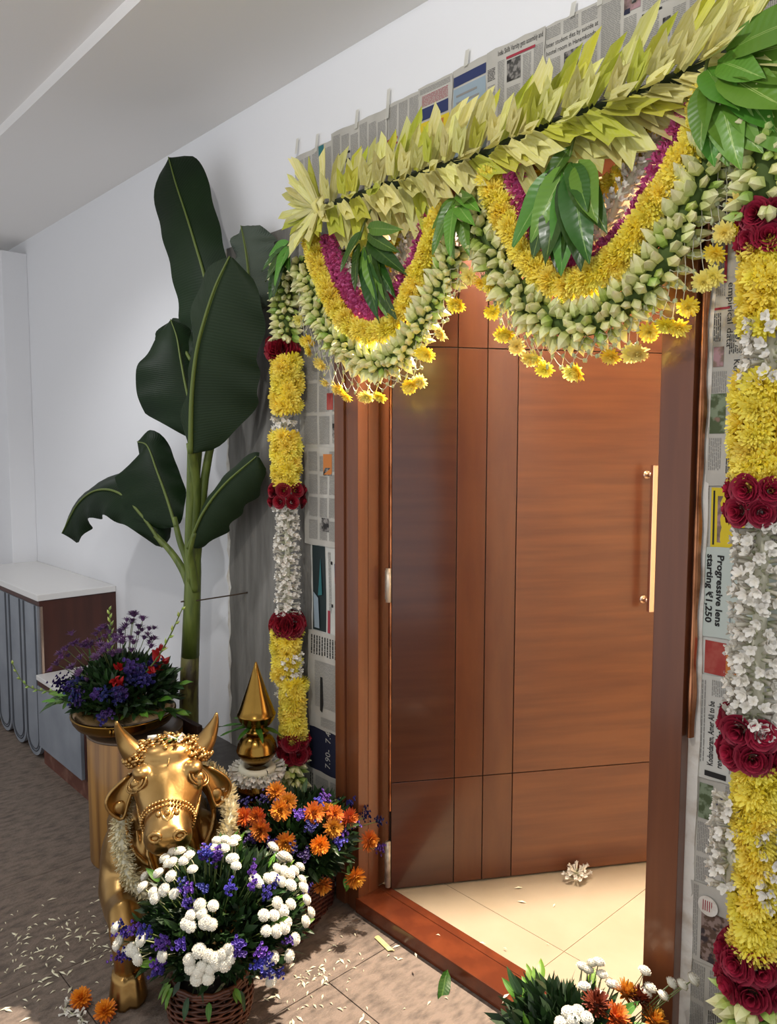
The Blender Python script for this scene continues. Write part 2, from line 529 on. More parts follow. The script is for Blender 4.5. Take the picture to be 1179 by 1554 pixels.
b = MB(); b.box((-4.137, -0.356, 0.46), (-4.117, -0.345, 0.836)); b.build('edge_strip', M_steel, c1)
def u_panel(x0, x1, z0, z1, y0, y1):
    b = MB()
    r = (x1 - x0) / 2; xc = (x0 + x1) / 2
    poly = [(x0, y0, z1)] + [(xc - r * cos(a), y0, z0 + r * 0.9 - r * 0.9 * sin(a)) for a in [pi * i / 18 for i in range(19)]] + [(x1, y0, z1)]
    b.prism(poly, (0, y1 - y0, 0))
    p = b.build('fluted_panel', M_cabgrey, c1)
    for q in (0.80, 0.68):
        b = MB()
        rr = r * q
        pts = [(xc - rr, y0 - 0.0005, z1)] + [(xc - rr * cos(a), y0 - 0.0005, z0 + r * 0.9 - rr * 0.9 * sin(a)) for a in [pi * i / 14 for i in range(15)]] + [(xc + rr, y0 - 0.0005, z1)]
        b.tube(pts, 0.0035, 4); b.build('groove', M_cabgroove, p)
for i in range(5):
    x1 = -4.139 - 0.248 * i
    if x1 - 0.244 > -5.4: u_panel(x1 - 0.244, x1, 0.004, 0.836, -0.366, -0.3455)
c2 = thing('cabinet', (-3.82, -0.16, 0), 'low plain grey cabinet with white top, beside the tall fluted one', 'cabinet', 'lobby cabinets')
b = MB(); b.box((-4.112, -0.37, 0.095), (-3.515, 0.049, 0.452)); b.build('body', M_cabbrown, c2)
b = MB(); b.box((-4.112, -0.392, 0.456), (-3.508, 0.049, 0.482), bev=0.003); b.build('countertop', M_top, c2)
b = MB(); b.box((-4.112, -0.385, 0.428), (-3.515, -0.37, 0.456)); b.build('top_rail', M_cabbrown, c2)
b = MB(); b.box((-4.112, -0.388, 0.10), (-3.535, -0.37, 0.424), bev=0.002); b.build('front_panel', M_cabgrey, c2)
b = MB(); b.box((-4.112, -0.365, 0.0), (-3.52, 0.04, 0.095)); b.build('plinth', M_plinth, c2)
# ---------------------------------------------------------------- newspapers taped round the doorway
M_paper = pm('newsprint', 'BDB9B0', 0.9, noise_=(7, 'A9A59C', 0.4, 0.7))
M_paper2 = pm('newsprint_pale', 'CBCAC3', 0.9, noise_=(7, 'B9B8B0', 0.4, 0.7))
M_ink = pm('ink_grey', '8B8985', 0.9)
M_black = pm('ink_black', '1E1D1D', 0.8)
M_blue = pm('ink_blue', '2B3560', 0.8)
M_paleblue = pm('ink_pale_blue', '93A3AE', 0.85)
M_red = pm('ink_red', '9C3140', 0.8)
M_yel = pm('ink_yellow', 'D9C02A', 0.8)
M_teal = pm('ink_teal', '2F6E72', 0.8)
M_lens = pm('ink_pale_green', 'BCC5BE', 0.8)
M_orange = pm('ink_orange', 'C0763A', 0.8)
M_navy = pm('ink_navy', '191D36', 0.75)
M_dkteal = pm('ink_dark_teal', '1C2B2C', 0.7)
M_tape = pm('masking_tape', 'DEDCD2', 0.6, trans=0.35)


def photo_mat(name, a, b_, c, s=40):
    m = pm(name, a, 0.85, noise_=(s, b_, 0.45, 0.55))
    nt = m.node_tree
    nz = nt.nodes.new('ShaderNodeTexNoise'); nz.inputs['Scale'].default_value = s * 0.55
    tc = [n for n in nt.nodes if n.type == 'TEX_COORD'][0]
    nt.links.new(tc.outputs['Object'], nz.inputs['Vector'])
    mr = nt.nodes.new('ShaderNodeMapRange'); mr.inputs[1].default_value = 0.53; mr.inputs[2].default_value = 0.6
    nt.links.new(nz.outputs['Fac'], mr.inputs[0])
    bs = nt.nodes['Principled BSDF'].inputs['Base Color']
    src = bs.links[0].from_socket
    mx = nt.nodes.new('ShaderNodeMix'); mx.data_type = 'RGBA'
    nt.links.new(mr.outputs[0], mx.inputs[0]); nt.links.new(src, mx.inputs[6]); mx.inputs[7].default_value = srgb(c)
    nt.links.new(mx.outputs[2], bs)
    return m


P_grey = photo_mat('printed_photo_grey', '4A4845', '8A8580', '2A2827', 60)
P_green = photo_mat('printed_photo_green', '4E5A3C', '7F8C72', '8A6F60', 45)
P_crowd = photo_mat('printed_photo_crowd', '5B4538', '8F7A72', '3A3033', 70)
P_pink = photo_mat('printed_photo_pink', '7E6A5E', 'A48287', '5C4C48', 35)
P_red = photo_mat('printed_photo_red', 'A03A34', 'A85045', '8F2E2C', 20)

YP = 0.0415            # the paper plane; the wall or cladding is just behind
PR = random.Random(3)


def warp(x, z):
    return 0.0018 * sin(x * 17 + z * 5) + 0.0016 * sin(z * 13 - x * 7)


def text_mesh(txt, size, bold=0.0):
    c = bpy.data.curves.new('text', 'FONT')
    c.body = txt; c.size = size; c.offset = bold; c.resolution_u = 2
    o = bpy.data.objects.new('text', c); COL.objects.link(o)
    dg = bpy.context.evaluated_depsgraph_get()
    me = bpy.data.meshes.new_from_object(o.evaluated_get(dg))
    bpy.data.objects.remove(o); bpy.data.curves.remove(c)
    return me


class Sheet:
    """A sheet at x0..x1, z0..z1. Print goes on in pieces."""

    def __init__(s, x0, x1, z0, z1, label, mat=None, dy=0.0, edge=0.002):
        s.y = YP - dy
        s.t = thing('newspaper_sheet', ((x0 + x1) / 2, s.y, z0), label, 'newspaper', 'newspapers taped round the doorway')
        nx, nz = max(4, int((x1 - x0) / 0.03)), max(4, int((z1 - z0) / 0.03))
        b = MB()
        def fn(u, v):
            x = x0 + (x1 - x0) * u + (edge * sin(v * 17 + x0 * 40) if u in (0, 1) else 0)
            z = z0 + (z1 - z0) * v + (edge * sin(u * 13 + z0 * 40) if v in (0, 1) else 0)
            return Vector((x, s.y - warp(x, z), z))
        b.grid(fn, nx, nz)
        s.paper = b.build('paper', mat or M_paper, s.t)
        s.ink = {}

    def rect(s, mat, x0, x1, z0, z1, lift=0.0011):
        b = s.ink.setdefault(mat.name, (MB(), mat))[0]
        nx, nz = max(1, int(abs(x1 - x0) / 0.03)), max(1, int(abs(z1 - z0) / 0.03))
        def fn(u, v):
            x, z = x0 + (x1 - x0) * u, z0 + (z1 - z0) * v
            return Vector((x, s.y - warp(x, z) - lift, z))
        b.grid(fn, nx, nz)

    def photo(s, mat, x0, x1, z0, z1, name='printed_photo'):
        b = MB()
        nx, nz = max(1, int(abs(x1 - x0) / 0.03)), max(1, int(abs(z1 - z0) / 0.03))
        def fn(u, v):
            x, z = x0 + (x1 - x0) * u, z0 + (z1 - z0) * v
            return Vector((x, s.y - warp(x, z) - 0.0013, z))
        b.grid(fn, nx, nz)
        return b.build(name, mat, s.t)

    def column(s, x0, x1, z0, z1, vert=False, pitch=0.0042, ink=None):
        """Body text: rows of word-long strokes; vert=True for sheets hung sideways."""
        ink = ink or M_ink
        if not vert:
            z = z1 - pitch
            while z > z0:
                x = x0
                while x < x1 - 0.004:
                    w = min(PR.uniform(0.006, 0.02), x1 - x)
                    s.rect(ink, x, x + w - 0.0018, z, z + pitch * 0.42)
                    x += w
                z -= pitch
        else:
            x = x1 - pitch
            while x > x0:
                z = z1
                while z > z0 + 0.004:
                    w = min(PR.uniform(0.006, 0.02), z - z0)
                    s.rect(ink, x, x + pitch * 0.42, z - w + 0.0018, z)
                    z -= w
                x -= pitch

    def head(s, txt, x, z, size, rot=0, mat=None, bold=0.0, fit=None):
        """rot=0 upright, -90 reads downwards, 90 reads upwards; (x, z) is the start of the baseline; fit = wanted length."""
        me = text_mesh(txt, size, bold)
        me.materials.clear(); me.materials.append(mat or M_black)
        sx = 1.0
        if fit:
            w = max(v.co.x for v in me.vertices) - min(v.co.x for v in me.vertices)
            sx = fit / w
        M = Matrix.Translation((x, s.y, z)) @ Matrix.Rotation(radians(90), 4, 'X') @ Matrix.Rotation(radians(rot), 4, 'Z') @ Matrix.Diagonal((sx, 1, 1, 1))
        for v in me.vertices:
            p = M @ v.co
            v.co = s.t_local(Vector((p.x, s.y - warp(p.x, p.z) - 0.0011, p.z)))
        o = bpy.data.objects.new('headline', me)
        COL.objects.link(o); o.parent = s.t; WL[o.name] = WL[s.t.name]
        return o

    def t_local(s, p):
        return p - WL[s.t.name].translation

    def done(s):
        for b, m in s.ink.values():
            b.build('print', m, s.t, kind='stuff')


# -- the strip above the doorway
def top_sheet(x0, x1, label, z1=2.762, dy=0.0, mat=None):
    return Sheet(x0, x1, 2.495, z1, label, mat, dy)

s = top_sheet(-2.39, -2.165, 'narrow grey newspaper sheet at the upper corner, with a small teal print', z1=2.738)
s.photo(M_teal, -2.245, -2.215, 2.64, 2.735)
for i in range(3): s.column(-2.375 + 0.045 * i, -2.337 + 0.045 * i, 2.5, 2.72)
s.column(-2.21, -2.172, 2.5, 2.72); s.done()
s = top_sheet(-2.168, -1.885, 'grey newspaper sheet above the doorway with two black bars', z1=2.757, dy=0.0035)
for i in range(6): s.column(-2.16 + 0.046 * i, -2.12 + 0.046 * i, 2.5, 2.745 - 0.01 * (i % 3))
s.rect(M_black, -2.13, -2.07, 2.668, 2.675, 0.0017); s.rect(M_black, -2.16, -2.07, 2.640, 2.65, 0.0017); s.rect(M_black, -2.0, -1.93, 2.575, 2.584, 0.0017); s.done()
s = top_sheet(-1.89, -1.74, 'newspaper sheet above the doorway with red headlines', z1=2.764)
for i in range(3): s.column(-1.88 + 0.048 * i, -1.838 + 0.048 * i, 2.5, 2.755)
s.rect(M_red, -1.885, -1.835, 2.647, 2.655, 0.0017); s.rect(M_red, -1.885, -1.835, 2.632, 2.638, 0.0017); s.rect(M_red, -1.80, -1.745, 2.632, 2.648, 0.0017); s.rect(M_black, -1.81, -1.75, 2.575, 2.59, 0.0017); s.done()
s = top_sheet(-1.742, -1.60, 'newspaper sheet above the doorway with a blue bar over a yellow advertisement', z1=2.768, dy=0.0035)
s.column(-1.735, -1.607, 2.745, 2.762); s.column(-1.725, -1.615, 2.705, 2.74, ink=M_red)
s.photo(M_blue, -1.738, -1.615, 2.665, 2.70); s.photo(M_yel, -1.738, -1.61, 2.60, 2.658); s.photo(M_orange, -1.69, -1.63, 2.622, 2.65); s.rect(M_black, -1.735, -1.68, 2.606, 2.614, 0.002)
s.photo(M_navy, -1.70, -1.63, 2.565, 2.588); s.done()
s = top_sheet(-1.603, -1.465, 'newspaper sheet above the doorway with a pale blue panel under a dark blue band', z1=2.772)
s.photo(M_blue, -1.597, -1.47, 2.722, 2.75); s.photo(M_paleblue, -1.597, -1.47, 2.50, 2.716)
for z in (2.69, 2.67, 2.655, 2.64, 2.62, 2.58): s.rect(M_ink, -1.585, -1.585 + PR.uniform(0.05, 0.1), z, z + 0.006, 0.002)
s.done()
s = top_sheet(-1.467, -1.27, 'newspaper sheet above the doorway with a skills varsity headline and a group photo', z1=2.772, dy=0.0035)
s.head('India Skills Varsity gets assembly and', -1.425, 2.748, 0.02, fit=0.148)
s.rect(M_red, -1.395, -1.30, 2.729, 2.736, 0.0018)
s.column(-1.461, -1.432, 2.69, 2.725, ink=M_black); s.column(-1.461, -1.432, 2.5, 2.68)
s.column(-1.425, -1.40, 2.5, 2.735); s.photo(P_grey, -1.393, -1.347, 2.668, 2.725)
s.column(-1.34, -1.312, 2.5, 2.725); s.column(-1.305, -1.274, 2.65, 2.735); s.column(-1.393, -1.347, 2.5, 2.655); s.column(-1.305, -1.274, 2.5, 2.64); s.done()
s = top_sheet(-1.273, -1.105, 'newspaper sheet above the doorway with a two line headline about a student', z1=2.77)
s.column(-1.268, -1.222, 2.735, 2.765); s.column(-1.215, -1.168, 2.73, 2.765); s.column(-1.16, -1.112, 2.73, 2.765)
s.head('Inter student dies by suicide at', -1.268, 2.714, 0.017, fit=0.156); s.head('hostel room in Hanamkonda', -1.268, 2.694, 0.017, fit=0.15)
s.column(-1.268, -1.222, 2.5, 2.684); s.photo(P_grey, -1.212, -1.168, 2.64, 2.684); s.column(-1.16, -1.112, 2.5, 2.684); s.column(-1.212, -1.168, 2.5, 2.63)
s.rect(M_black, -1.26, -1.24, 2.52, 2.532, 0.002); s.done()
s = top_sheet(-1.108, -0.845, 'newspaper sheet above the doorway with a small portrait photo', z1=2.768, dy=0.0035)
s.column(-1.10, -1.045, 2.5, 2.755); s.column(-1.038, -1.003, 2.5, 2.70); s.photo(P_pink, -1.038, -0.995, 2.71, 2.757); s.photo(P_grey, -1.018, -0.996, 2.724, 2.757); s.photo(M_navy, -1.038, -1.022, 2.705, 2.717)
s.column(-0.99, -0.905, 2.692, 2.755); s.rect(M_black, -0.99, -0.94, 2.683, 2.688, 0.0018); s.column(-0.99, -0.945, 2.5, 2.677); s.photo(P_grey, -0.937, -0.918, 2.615, 2.66)
s.column(-0.913, -0.88, 2.5, 2.677); s.photo(P_grey, -0.905, -0.88, 2.71, 2.75); s.column(-0.873, -0.85, 2.5, 2.755); s.rect(M_black, -0.873, -0.85, 2.69, 2.70, 0.002); s.done()
s = Sheet(-0.80, -0.45, 2.02, 2.775, 'large newspaper sheet hung sideways behind the green leaves', dy=0.0)
for i in range(6):
    z = 2.75 - 0.12 * i
    s.column(-0.79, -0.62, z - 0.11, z, vert=True); s.column(-0.60, -0.46, z - 0.11, z, vert=True)
s.photo(P_grey, -0.72, -0.69, 2.60, 2.70); s.done()

# -- the strip on the far side of the frame
XL0, XL1 = -2.345, -2.122
s = Sheet(XL0 - 0.03, XL1, 1.66, 2.50, 'newspaper sheet behind the small swag, hung sideways beside the frame')
for i in range(7):
    z = 2.49 - 0.118 * i
    s.column(XL0, -2.26, z - 0.108, z, vert=True); s.column(-2.25, -2.19, z - 0.108, z - PR.uniform(0, 0.03), vert=True); s.column(-2.18, -2.13, z - 0.108, z, vert=True)
s.photo(P_red, -2.205, -2.17, 1.80, 1.86); s.photo(P_grey, -2.175, -2.135, 1.70, 1.75); s.done()
s = Sheet(XL0, XL1, 1.30, 1.665, 'newspaper sheet beside the frame with an orange photo and a red bar', dy=0.0035)
for i in range(4):
    z = 1.65 - 0.085 * i
    s.column(XL0 + 0.03, -2.26, z - 0.075, z, vert=True); s.column(-2.25, -2.20, z - 0.075, z - PR.uniform(0.0, 0.02), vert=True); s.column(-2.19, -2.135, z - 0.075, z, vert=True)
s.photo(M_orange, -2.225, -2.175, 1.565, 1.64); s.photo(P_grey, -2.225, -2.175, 1.562, 1.59); s.photo(M_red, -2.155, -2.14, 1.455, 1.51); s.photo(P_grey, -2.235, -2.19, 1.355, 1.405); s.done()
s = Sheet(XL0 + 0.035, XL1, 0.965, 1.305, 'newspaper sheet beside the frame with a tall dark green advertisement', M_paper2)
s.photo(M_dkteal, -2.30, -2.22, 0.975, 1.298)
b = MB(); b.prism([(-2.285, YP - 0.0045, 0.985), (-2.255, YP - 0.0045, 0.985), (-2.262, YP - 0.0045, 1.10), (-2.29, YP - 0.0045, 1.12)], (0, 0.001, 0)); b.build('printed_photo', M_paleblue, s.t)
b = MB(); b.prism([(-2.262, YP - 0.0045, 1.11), (-2.238, YP - 0.0045, 1.115), (-2.246, YP - 0.0045, 1.25)], (0, 0.001, 0)); b.build('printed_photo', M_teal, s.t)
s.column(-2.205, -2.185, 1.05, 1.28, vert=True, ink=M_ink); s.rect(M_blue, -2.165, -2.155, 1.19, 1.24, 0.0018); s.rect(M_red, -2.165, -2.155, 1.165, 1.19, 0.0018); s.rect(M_red, -2.21, -2.195, 0.975, 1.06, 0.0018)
s.rect(M_black, -2.187, -2.177, 1.235, 1.247, 0.0018); s.rect(M_black, -2.187, -2.177, 1.075, 1.087, 0.0018); s.column(-2.16, -2.135, 0.98, 1.15, vert=True); s.done()
s = Sheet(XL0 + 0.02, XL1, 0.595, 0.972, 'newspaper sheet beside the frame with large grey text and a small fork photo', dy=0.0035)
s.column(XL0 + 0.03, -2.13, 0.88, 0.955, vert=True, pitch=0.016, ink=M_black); s.column(XL0 + 0.06, -2.135, 0.68, 0.86, vert=True)
b = MB(); b.prism([(-2.248, YP - 0.0068, 0.80), (-2.236, YP - 0.0068, 0.80), (-2.232, YP - 0.0068, 0.70), (-2.238, YP - 0.0068, 0.665), (-2.25, YP - 0.0068, 0.67), (-2.25, YP - 0.0068, 0.70)], (0, 0.001, 0)); b.build('printed_photo', M_black, s.t)
s.column(-2.25, -2.14, 0.605, 0.645, vert=True); s.done()
s = Sheet(XL0 + 0.02, XL1, 0.425, 0.605, 'navy blue advertisement sheet with white figures beside the frame', M_navy)
s.head('7.90-  7.4', -2.196, 0.452, 0.042, rot=90, mat=M_paper2, fit=0.14); s.rect(M_paleblue, -2.135, -2.133, 0.435, 0.58, 0.001); s.done()
s = Sheet(XL0, XL1, 0.06, 0.43, 'yellowed newspaper sheet at the foot of the frame', dy=0.0035)
for i in range(3):
    z = 0.41 - 0.12 * i
    s.column(XL0 + 0.02, -2.29, z - 0.11, z, vert=True, pitch=0.012, ink=M_black); s.column(-2.28, -2.20, z - 0.11, z, vert=True); s.column(-2.19, -2.135, z - 0.11, z, vert=True)
s.done()

# -- the strip between the frame and the large garland
XR0, XR1 = -0.795, -0.55
s = Sheet(XR0, XR1, 1.575, 2.30, 'newspaper sheet with sideways headlines beside the peeling frame edge', dy=0.004)
s.head("'State must have", -0.722, 2.075, 0.022, rot=-90, fit=0.20); s.head('sub-quota on', -0.741, 2.035, 0.019, rot=-90, fit=0.145); s.head("empirical data'", -0.760, 2.03, 0.019, rot=-90, fit=0.145)
s.head("'Orange alert in", -0.722, 1.86, 0.019, rot=-90, fit=0.17); s.head('Kerala landslides, says IMD chief', -0.742, 1.86, 0.019, rot=-90, fit=0.275)
s.column(-0.79, -0.772, 1.90, 1.965, vert=True, ink=M_black); s.rect(M_red, -0.79, -0.755, 1.972, 1.977, 0.0018); s.rect(M_red, -0.77, -0.764, 2.03, 2.13, 0.0018)
s.column(-0.79, -0.765, 2.0, 2.28, vert=True); s.column(-0.745, -0.70, 2.1, 2.28, vert=True)
s.photo(P_pink, -0.788, -0.765, 1.845, 1.89); s.column(-0.755, -0.72, 1.87, 1.915, vert=True, ink=M_black); s.column(-0.79, -0.755, 1.785, 1.835, vert=True)
s.photo(P_green, -0.79, -0.755, 1.695, 1.785); s.column(-0.79, -0.76, 1.61, 1.685, vert=True); s.column(-0.75, -0.72, 1.60, 1.64, vert=True, ink=M_black); s.column(-0.71, -0.6, 1.6, 2.28, vert=True)
s.done()
s = Sheet(XR0, XR1, 1.43, 1.582, 'newspaper sheet with a yellow framed photo advertisement', M_paper, dy=0.0)
s.photo(M_yel, -0.782, -0.705, 1.432, 1.572); s.photo(P_pink, -0.767, -0.722, 1.446, 1.553); s.rect(M_black, -0.777, -0.773, 1.44, 1.565, 0.0022); s.column(-0.795, -0.785, 1.44, 1.57, vert=True); s.column(-0.70, -0.6, 1.43, 1.57, vert=True); s.done()
s = Sheet(XR0, XR1, 1.225, 1.435, 'pale green advertisement sheet with bold black lens lettering', M_lens, dy=0.004)
s.head('Progressive lens', -0.762, 1.418, 0.0215, rot=-90, bold=0.0006, fit=0.165); s.head('starting \u20b91,250', -0.786, 1.418, 0.0215, rot=-90, bold=0.0006, fit=0.160)
b = MB()
for zc in (1.375, 1.275):
    b.tube([(-0.712 + 0.016 * cos(a), s.y - 0.004, zc + 0.036 * sin(a)) for a in [2 * pi * i / 20 for i in range(21)]], 0.0012, 4)
b.build('printed_photo', M_paleblue, s.t); s.done()
s = Sheet(XR0, XR1, 1.13, 1.23, 'newspaper sheet with a red and orange sweets advertisement', M_paper2, dy=0.0)
s.photo(P_red, -0.785, -0.735, 1.137, 1.215); s.photo(M_orange, -0.735, -0.705, 1.14, 1.20)
for zc in (1.157, 1.185):
    s.photo(M_paper2, -0.77, -0.738, zc - 0.011, zc + 0.011)
s.done()
s = Sheet(XR0, XR1, 0.885, 1.135, 'newspaper sheet with a bold upward running headline about berths', M_paper2, dy=0.004)
s.head('Kodandaram, Amer Ali to be', -0.757, 0.918, 0.0195, rot=90, bold=0.0003, fit=0.155); s.head('renominated for MLC berths', -0.736, 0.918, 0.0195, rot=90, bold=0.0003, fit=0.155)
s.column(-0.788, -0.775, 0.92, 1.12, vert=True, pitch=0.006, ink=M_ink); s.column(-0.765, -0.73, 1.085, 1.125, vert=True); s.column(-0.72, -0.66, 0.91, 1.12, vert=True); s.rect(M_black, -0.775, -0.725, 0.892, 0.905, 0.0013); s.done()
s = Sheet(XR0, XR1, 0.62, 0.892, 'grey newspaper sheet with a small blue box, under the berths headline', dy=0.0)
s.column(-0.79, -0.74, 0.70, 0.775, vert=True); s.photo(P_green, -0.787, -0.755, 0.785, 0.87); s.photo(M_blue, -0.75, -0.732, 0.80, 0.85); s.column(-0.79, -0.74, 0.63, 0.69, vert=True, ink=M_ink); s.column(-0.73, -0.6, 0.63, 0.88, vert=True); s.done()
s = Sheet(XR0, XR1, 0.43, 0.628, 'newspaper sheet with a dark crowd photo and a round pink seal', dy=0.004)
s.photo(P_crowd, -0.768, -0.69, 0.44, 0.565)
b = MB()
b.lathe([(0.0, 0.0), (0.024, 0.0)], 24)
for i, v in enumerate(b.v): b.v[i] = Vector((-0.752 + v.x, s.y - 0.0058, 0.58 + v.y))
b.build('printed_seal', M_plaster, s.t)
for i in range(5): s.rect(M_red, -0.764 + 0.005 * i, -0.762 + 0.005 * i, 0.567, 0.593, 0.005)
s.column(-0.79, -0.775, 0.44, 0.62, vert=True); s.done()
s = Sheet(XR0, XR1, 0.02, 0.437, 'crumpled newspaper sheet at the foot of the large garland', dy=0.0)
for i in range(4):
    z = 0.42 - 0.1 * i
    s.column(-0.79, -0.755, z - 0.09, z, vert=True); s.column(-0.745, -0.715, z - 0.09, z, vert=True, ink=M_black if i == 1 else None); s.column(-0.705, -0.6, z - 0.09, z, vert=True)
s.photo(P_grey, -0.72, -0.66, 0.30, 0.36); s.done()
# -- tape
for x, z, h, lab in ((-2.375, 2.725, 0.09, 'short tape strip at the outer corner of the newspapers'), (-2.255, 2.70, 0.1, 'tape strip beside the teal print on the newspapers'), (-2.035, 2.715, 0.10, 'tape strip over the sheet with two black bars'),
                     (-1.88, 2.70, 0.15, 'long tape strip over the sheet with red headlines'), (-1.545, 2.745, 0.075, 'tape strip above the pale blue newspaper panel'), (-1.185, 2.74, 0.06, 'tape strip above the student headline'), (-1.105, 2.735, 0.085, 'tape strip between the student headline and the portrait sheet'), (-0.825, 2.60, 0.2, 'wide tape strip at the end of the top newspapers')):
    b = MB()
    w = 0.026 if x > -0.9 else 0.015
    b.grid(lambda u, v: Vector((x - w / 2 + w * u + 0.002 * v, 0.034 + 0.006 * v, z + 0.02 + (h * 0.62) * v)), 3, 4)
    b.build('tape_strip', M_tape, label=lab, cat='tape', group='masking tape holding the newspapers')
# ---------------------------------------------------------------- flowers and leaves (meshes shared by their copies)
M_yellow = pm('chrysanthemum_yellow', 'F2C90E', 0.6, var=0.06, hue=0.01, trans=0.2, grad=[(-0.25, 'FADB34'), (0.25, 'FFEA48'), (0.6, 'FFF070')])
M_paleyel = pm('chrysanthemum_pale_yellow', 'FBEE8A', 0.6, var=0.1, hue=0.015, trans=0.2)
M_bud = pm('lotus_bud_green', 'B9C37D', 0.45, var=0.16, hue=0.015, trans=0.12, grad=[(0.0, '9DB14A'), (0.3, 'D3D884'), (0.8, 'ECE9AE'), (1.1, 'F4EEC4')])
M_budg = pm('lotus_bud_deep_green', '6E8A38', 0.45, var=0.18, hue=0.02, grad=[(0.0, '6B8A2E'), (0.6, 'A3BA58'), (1.1, 'D2D898')])
M_white = pm('tuberose_white', 'E9E4D6', 0.55, var=0.07, trans=0.15, grad=[(0.0, 'B9BF93'), (0.35, 'E2DCCB'), (1.1, 'F0ECE4')])
M_pink = pm('oleander_pink', 'E274AA', 0.65, noise_=(90, 'CC5490', 0.4, 0.65), trans=0.15)
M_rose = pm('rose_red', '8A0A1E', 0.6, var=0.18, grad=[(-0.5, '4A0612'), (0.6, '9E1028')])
M_rosel = pm('rose_red_lit', '8F1230', 0.6, var=0.15, grad=[(-0.5, '540818'), (0.6, 'B01E40')])  # brighter copy of the rose red, with the light put into its colour
M_thread = pm('cotton_thread', 'D8D2BE', 0.8)
M_greencore = pm('green_string_core', '4E6128', 0.8)
M_yelcore = pm('yellow_string_core', 'B88A0C', 0.8)
M_whitecore = pm('white_string_core', 'DAD6C0', 0.8)
M_palm = pm('palm_leaf_pale', 'E2DC86', 0.5, var=0.2, hue=0.012, noise_=(6, 'ECE7AC', 0.35, 0.7), stretch=(6, 6, 0.6), trans=0.15)
M_palmg = pm('palm_leaf_greenish', 'C9CC40', 0.5, var=0.2, hue=0.015, noise_=(6, 'CFCF6C', 0.35, 0.7), stretch=(6, 6, 0.6), trans=0.15)
M_dark = pm('dark_wrapping_leaf', '1F2D18', 0.5)
M_mango = pm('mango_leaf', '34581A', 0.36, var=0.3, hue=0.02, uvx=('7E9A4A', 0.03), wave=(80, 0.1), coat=0.08, trans=0.12)
M_mangol = pm('mango_leaf_light', '5E8E30', 0.38, var=0.25, hue=0.02, uvx=('9DBB66', 0.03), wave=(80, 0.1), coat=0.05, trans=0.15)
M_twig = pm('green_twig', '5D6B35', 0.6)

GR = random.Random(11)


def petal(b, base, d, nrm, L, w, curl=0.0, mi=0, tip=0.35):
    """A cupped strip petal of two segments."""
    d = d.normalized(); s = d.cross(nrm).normalized(); n = s.cross(d).normalized()
    p0 = base; p1 = base + d * L * 0.55 + n * curl * 0.3 * L; p2 = base + d * L + n * curl * L
    b.add([p0 - s * w * 0.3, p0 + s * w * 0.3, p1 + s * w * 0.5 + n * w * 0.15, p1 - s * w * 0.5 + n * w * 0.15, p2 + s * w * tip * 0.5, p2 - s * w * tip * 0.5],
          [[0, 1, 2, 3], [3, 2, 4, 5]], mi, False)


def mum(name, mat, rings, seed, disc=None):
    """A chrysanthemum of unit radius that faces +z. rings = (count, elevation, length, width)."""
    r = random.Random(seed)
    b = MB()
    for k, (n, el, L, w) in enumerate(rings):
        for i in range(n):
            a = 2 * pi * (i + 0.5 * (k % 2)) / n + r.uniform(-0.15, 0.15)
            e = el + r.uniform(-0.14, 0.14)
            d = Vector((cos(a) * cos(e), sin(a) * cos(e), sin(e)))
            nrm = Vector((-cos(a) * sin(e), -sin(a) * sin(e), cos(e)))
            petal(b, d * 0.12, d, nrm, L * r.uniform(0.88, 1.1), w, curl=0.22)
    b.lathe([(0.0, -0.3), (0.22, -0.22), (0.34, 0.0), (0.25, 0.2), (0.0, 0.3)], 6)
    return b.mesh(name, [mat])


MUM_RINGS = [(13, -0.2, 0.98, 0.36), (14, 0.15, 0.97, 0.36), (13, 0.5, 0.92, 0.34), (10, 0.85, 0.84, 0.32), (7, 1.15, 0.76, 0.3), (4, 1.45, 0.7, 0.26)]
YELLOW = [mum('yellow_flower', M_yellow, MUM_RINGS, i) for i in range(4)]
PALEYEL = [mum('pale_yellow_flower', M_paleyel, MUM_RINGS, 20 + i) for i in range(2)]


def bud_mesh(name, mat, seed):
    """A folded lotus petal bud: pointed four-sided cone, one unit long."""
    r = random.Random(seed)
    b = MB()
    n = 5
    vs = []
    for z, q in ((0.0, 0.22), (0.25, 0.44), (0.55, 0.40), (0.85, 0.18)):
        for k in range(n):
            th = 2 * pi * k / n + 0.25 * z
            q2 = q * (1 + 0.16 * r.uniform(-1, 1))
            vs.append((q2 * cos(th) + 0.06 * z * z, q2 * sin(th) * 0.8, z))
    vs.append((0.10, 0.03, 1.08))
    fs = [[i * n + k, i * n + (k + 1) % n, (i + 1) * n + (k + 1) % n, (i + 1) * n + k] for i in range(3) for k in range(n)]
    fs += [[3 * n + k, 3 * n + (k + 1) % n, 4 * n] for k in range(n)]
    b.add(vs, fs)
    return b.mesh(name, [mat])


BUD = [bud_mesh('green_bud', M_bud, i) for i in range(3)]
BUDG = [bud_mesh('green_bud', M_budg, 7 + i) for i in range(2)]


def tuberose_mesh(seed):
    r = random.Random(seed)
    b = MB()
    b.tube([(0, 0, 0), (0.02, 0, 0.4), (0.05, 0.02, 0.75)], [0.07, 0.09, 0.13], 5, cap=False)
    for i in range(6):
        a = 2 * pi * i / 6 + r.uniform(-0.2, 0.2)
        e = r.uniform(0.3, 0.9)
        d = Vector((cos(a) * cos(e), sin(a) * cos(e), sin(e)))
        petal(b, Vector((0.05, 0.02, 0.72)), d, Vector((0, 0, 1)), r.uniform(0.3, 0.42), 0.24, 0.2)
    return b.mesh('white_flower', [M_white])


TUBE = [tuberose_mesh(i) for i in range(3)]


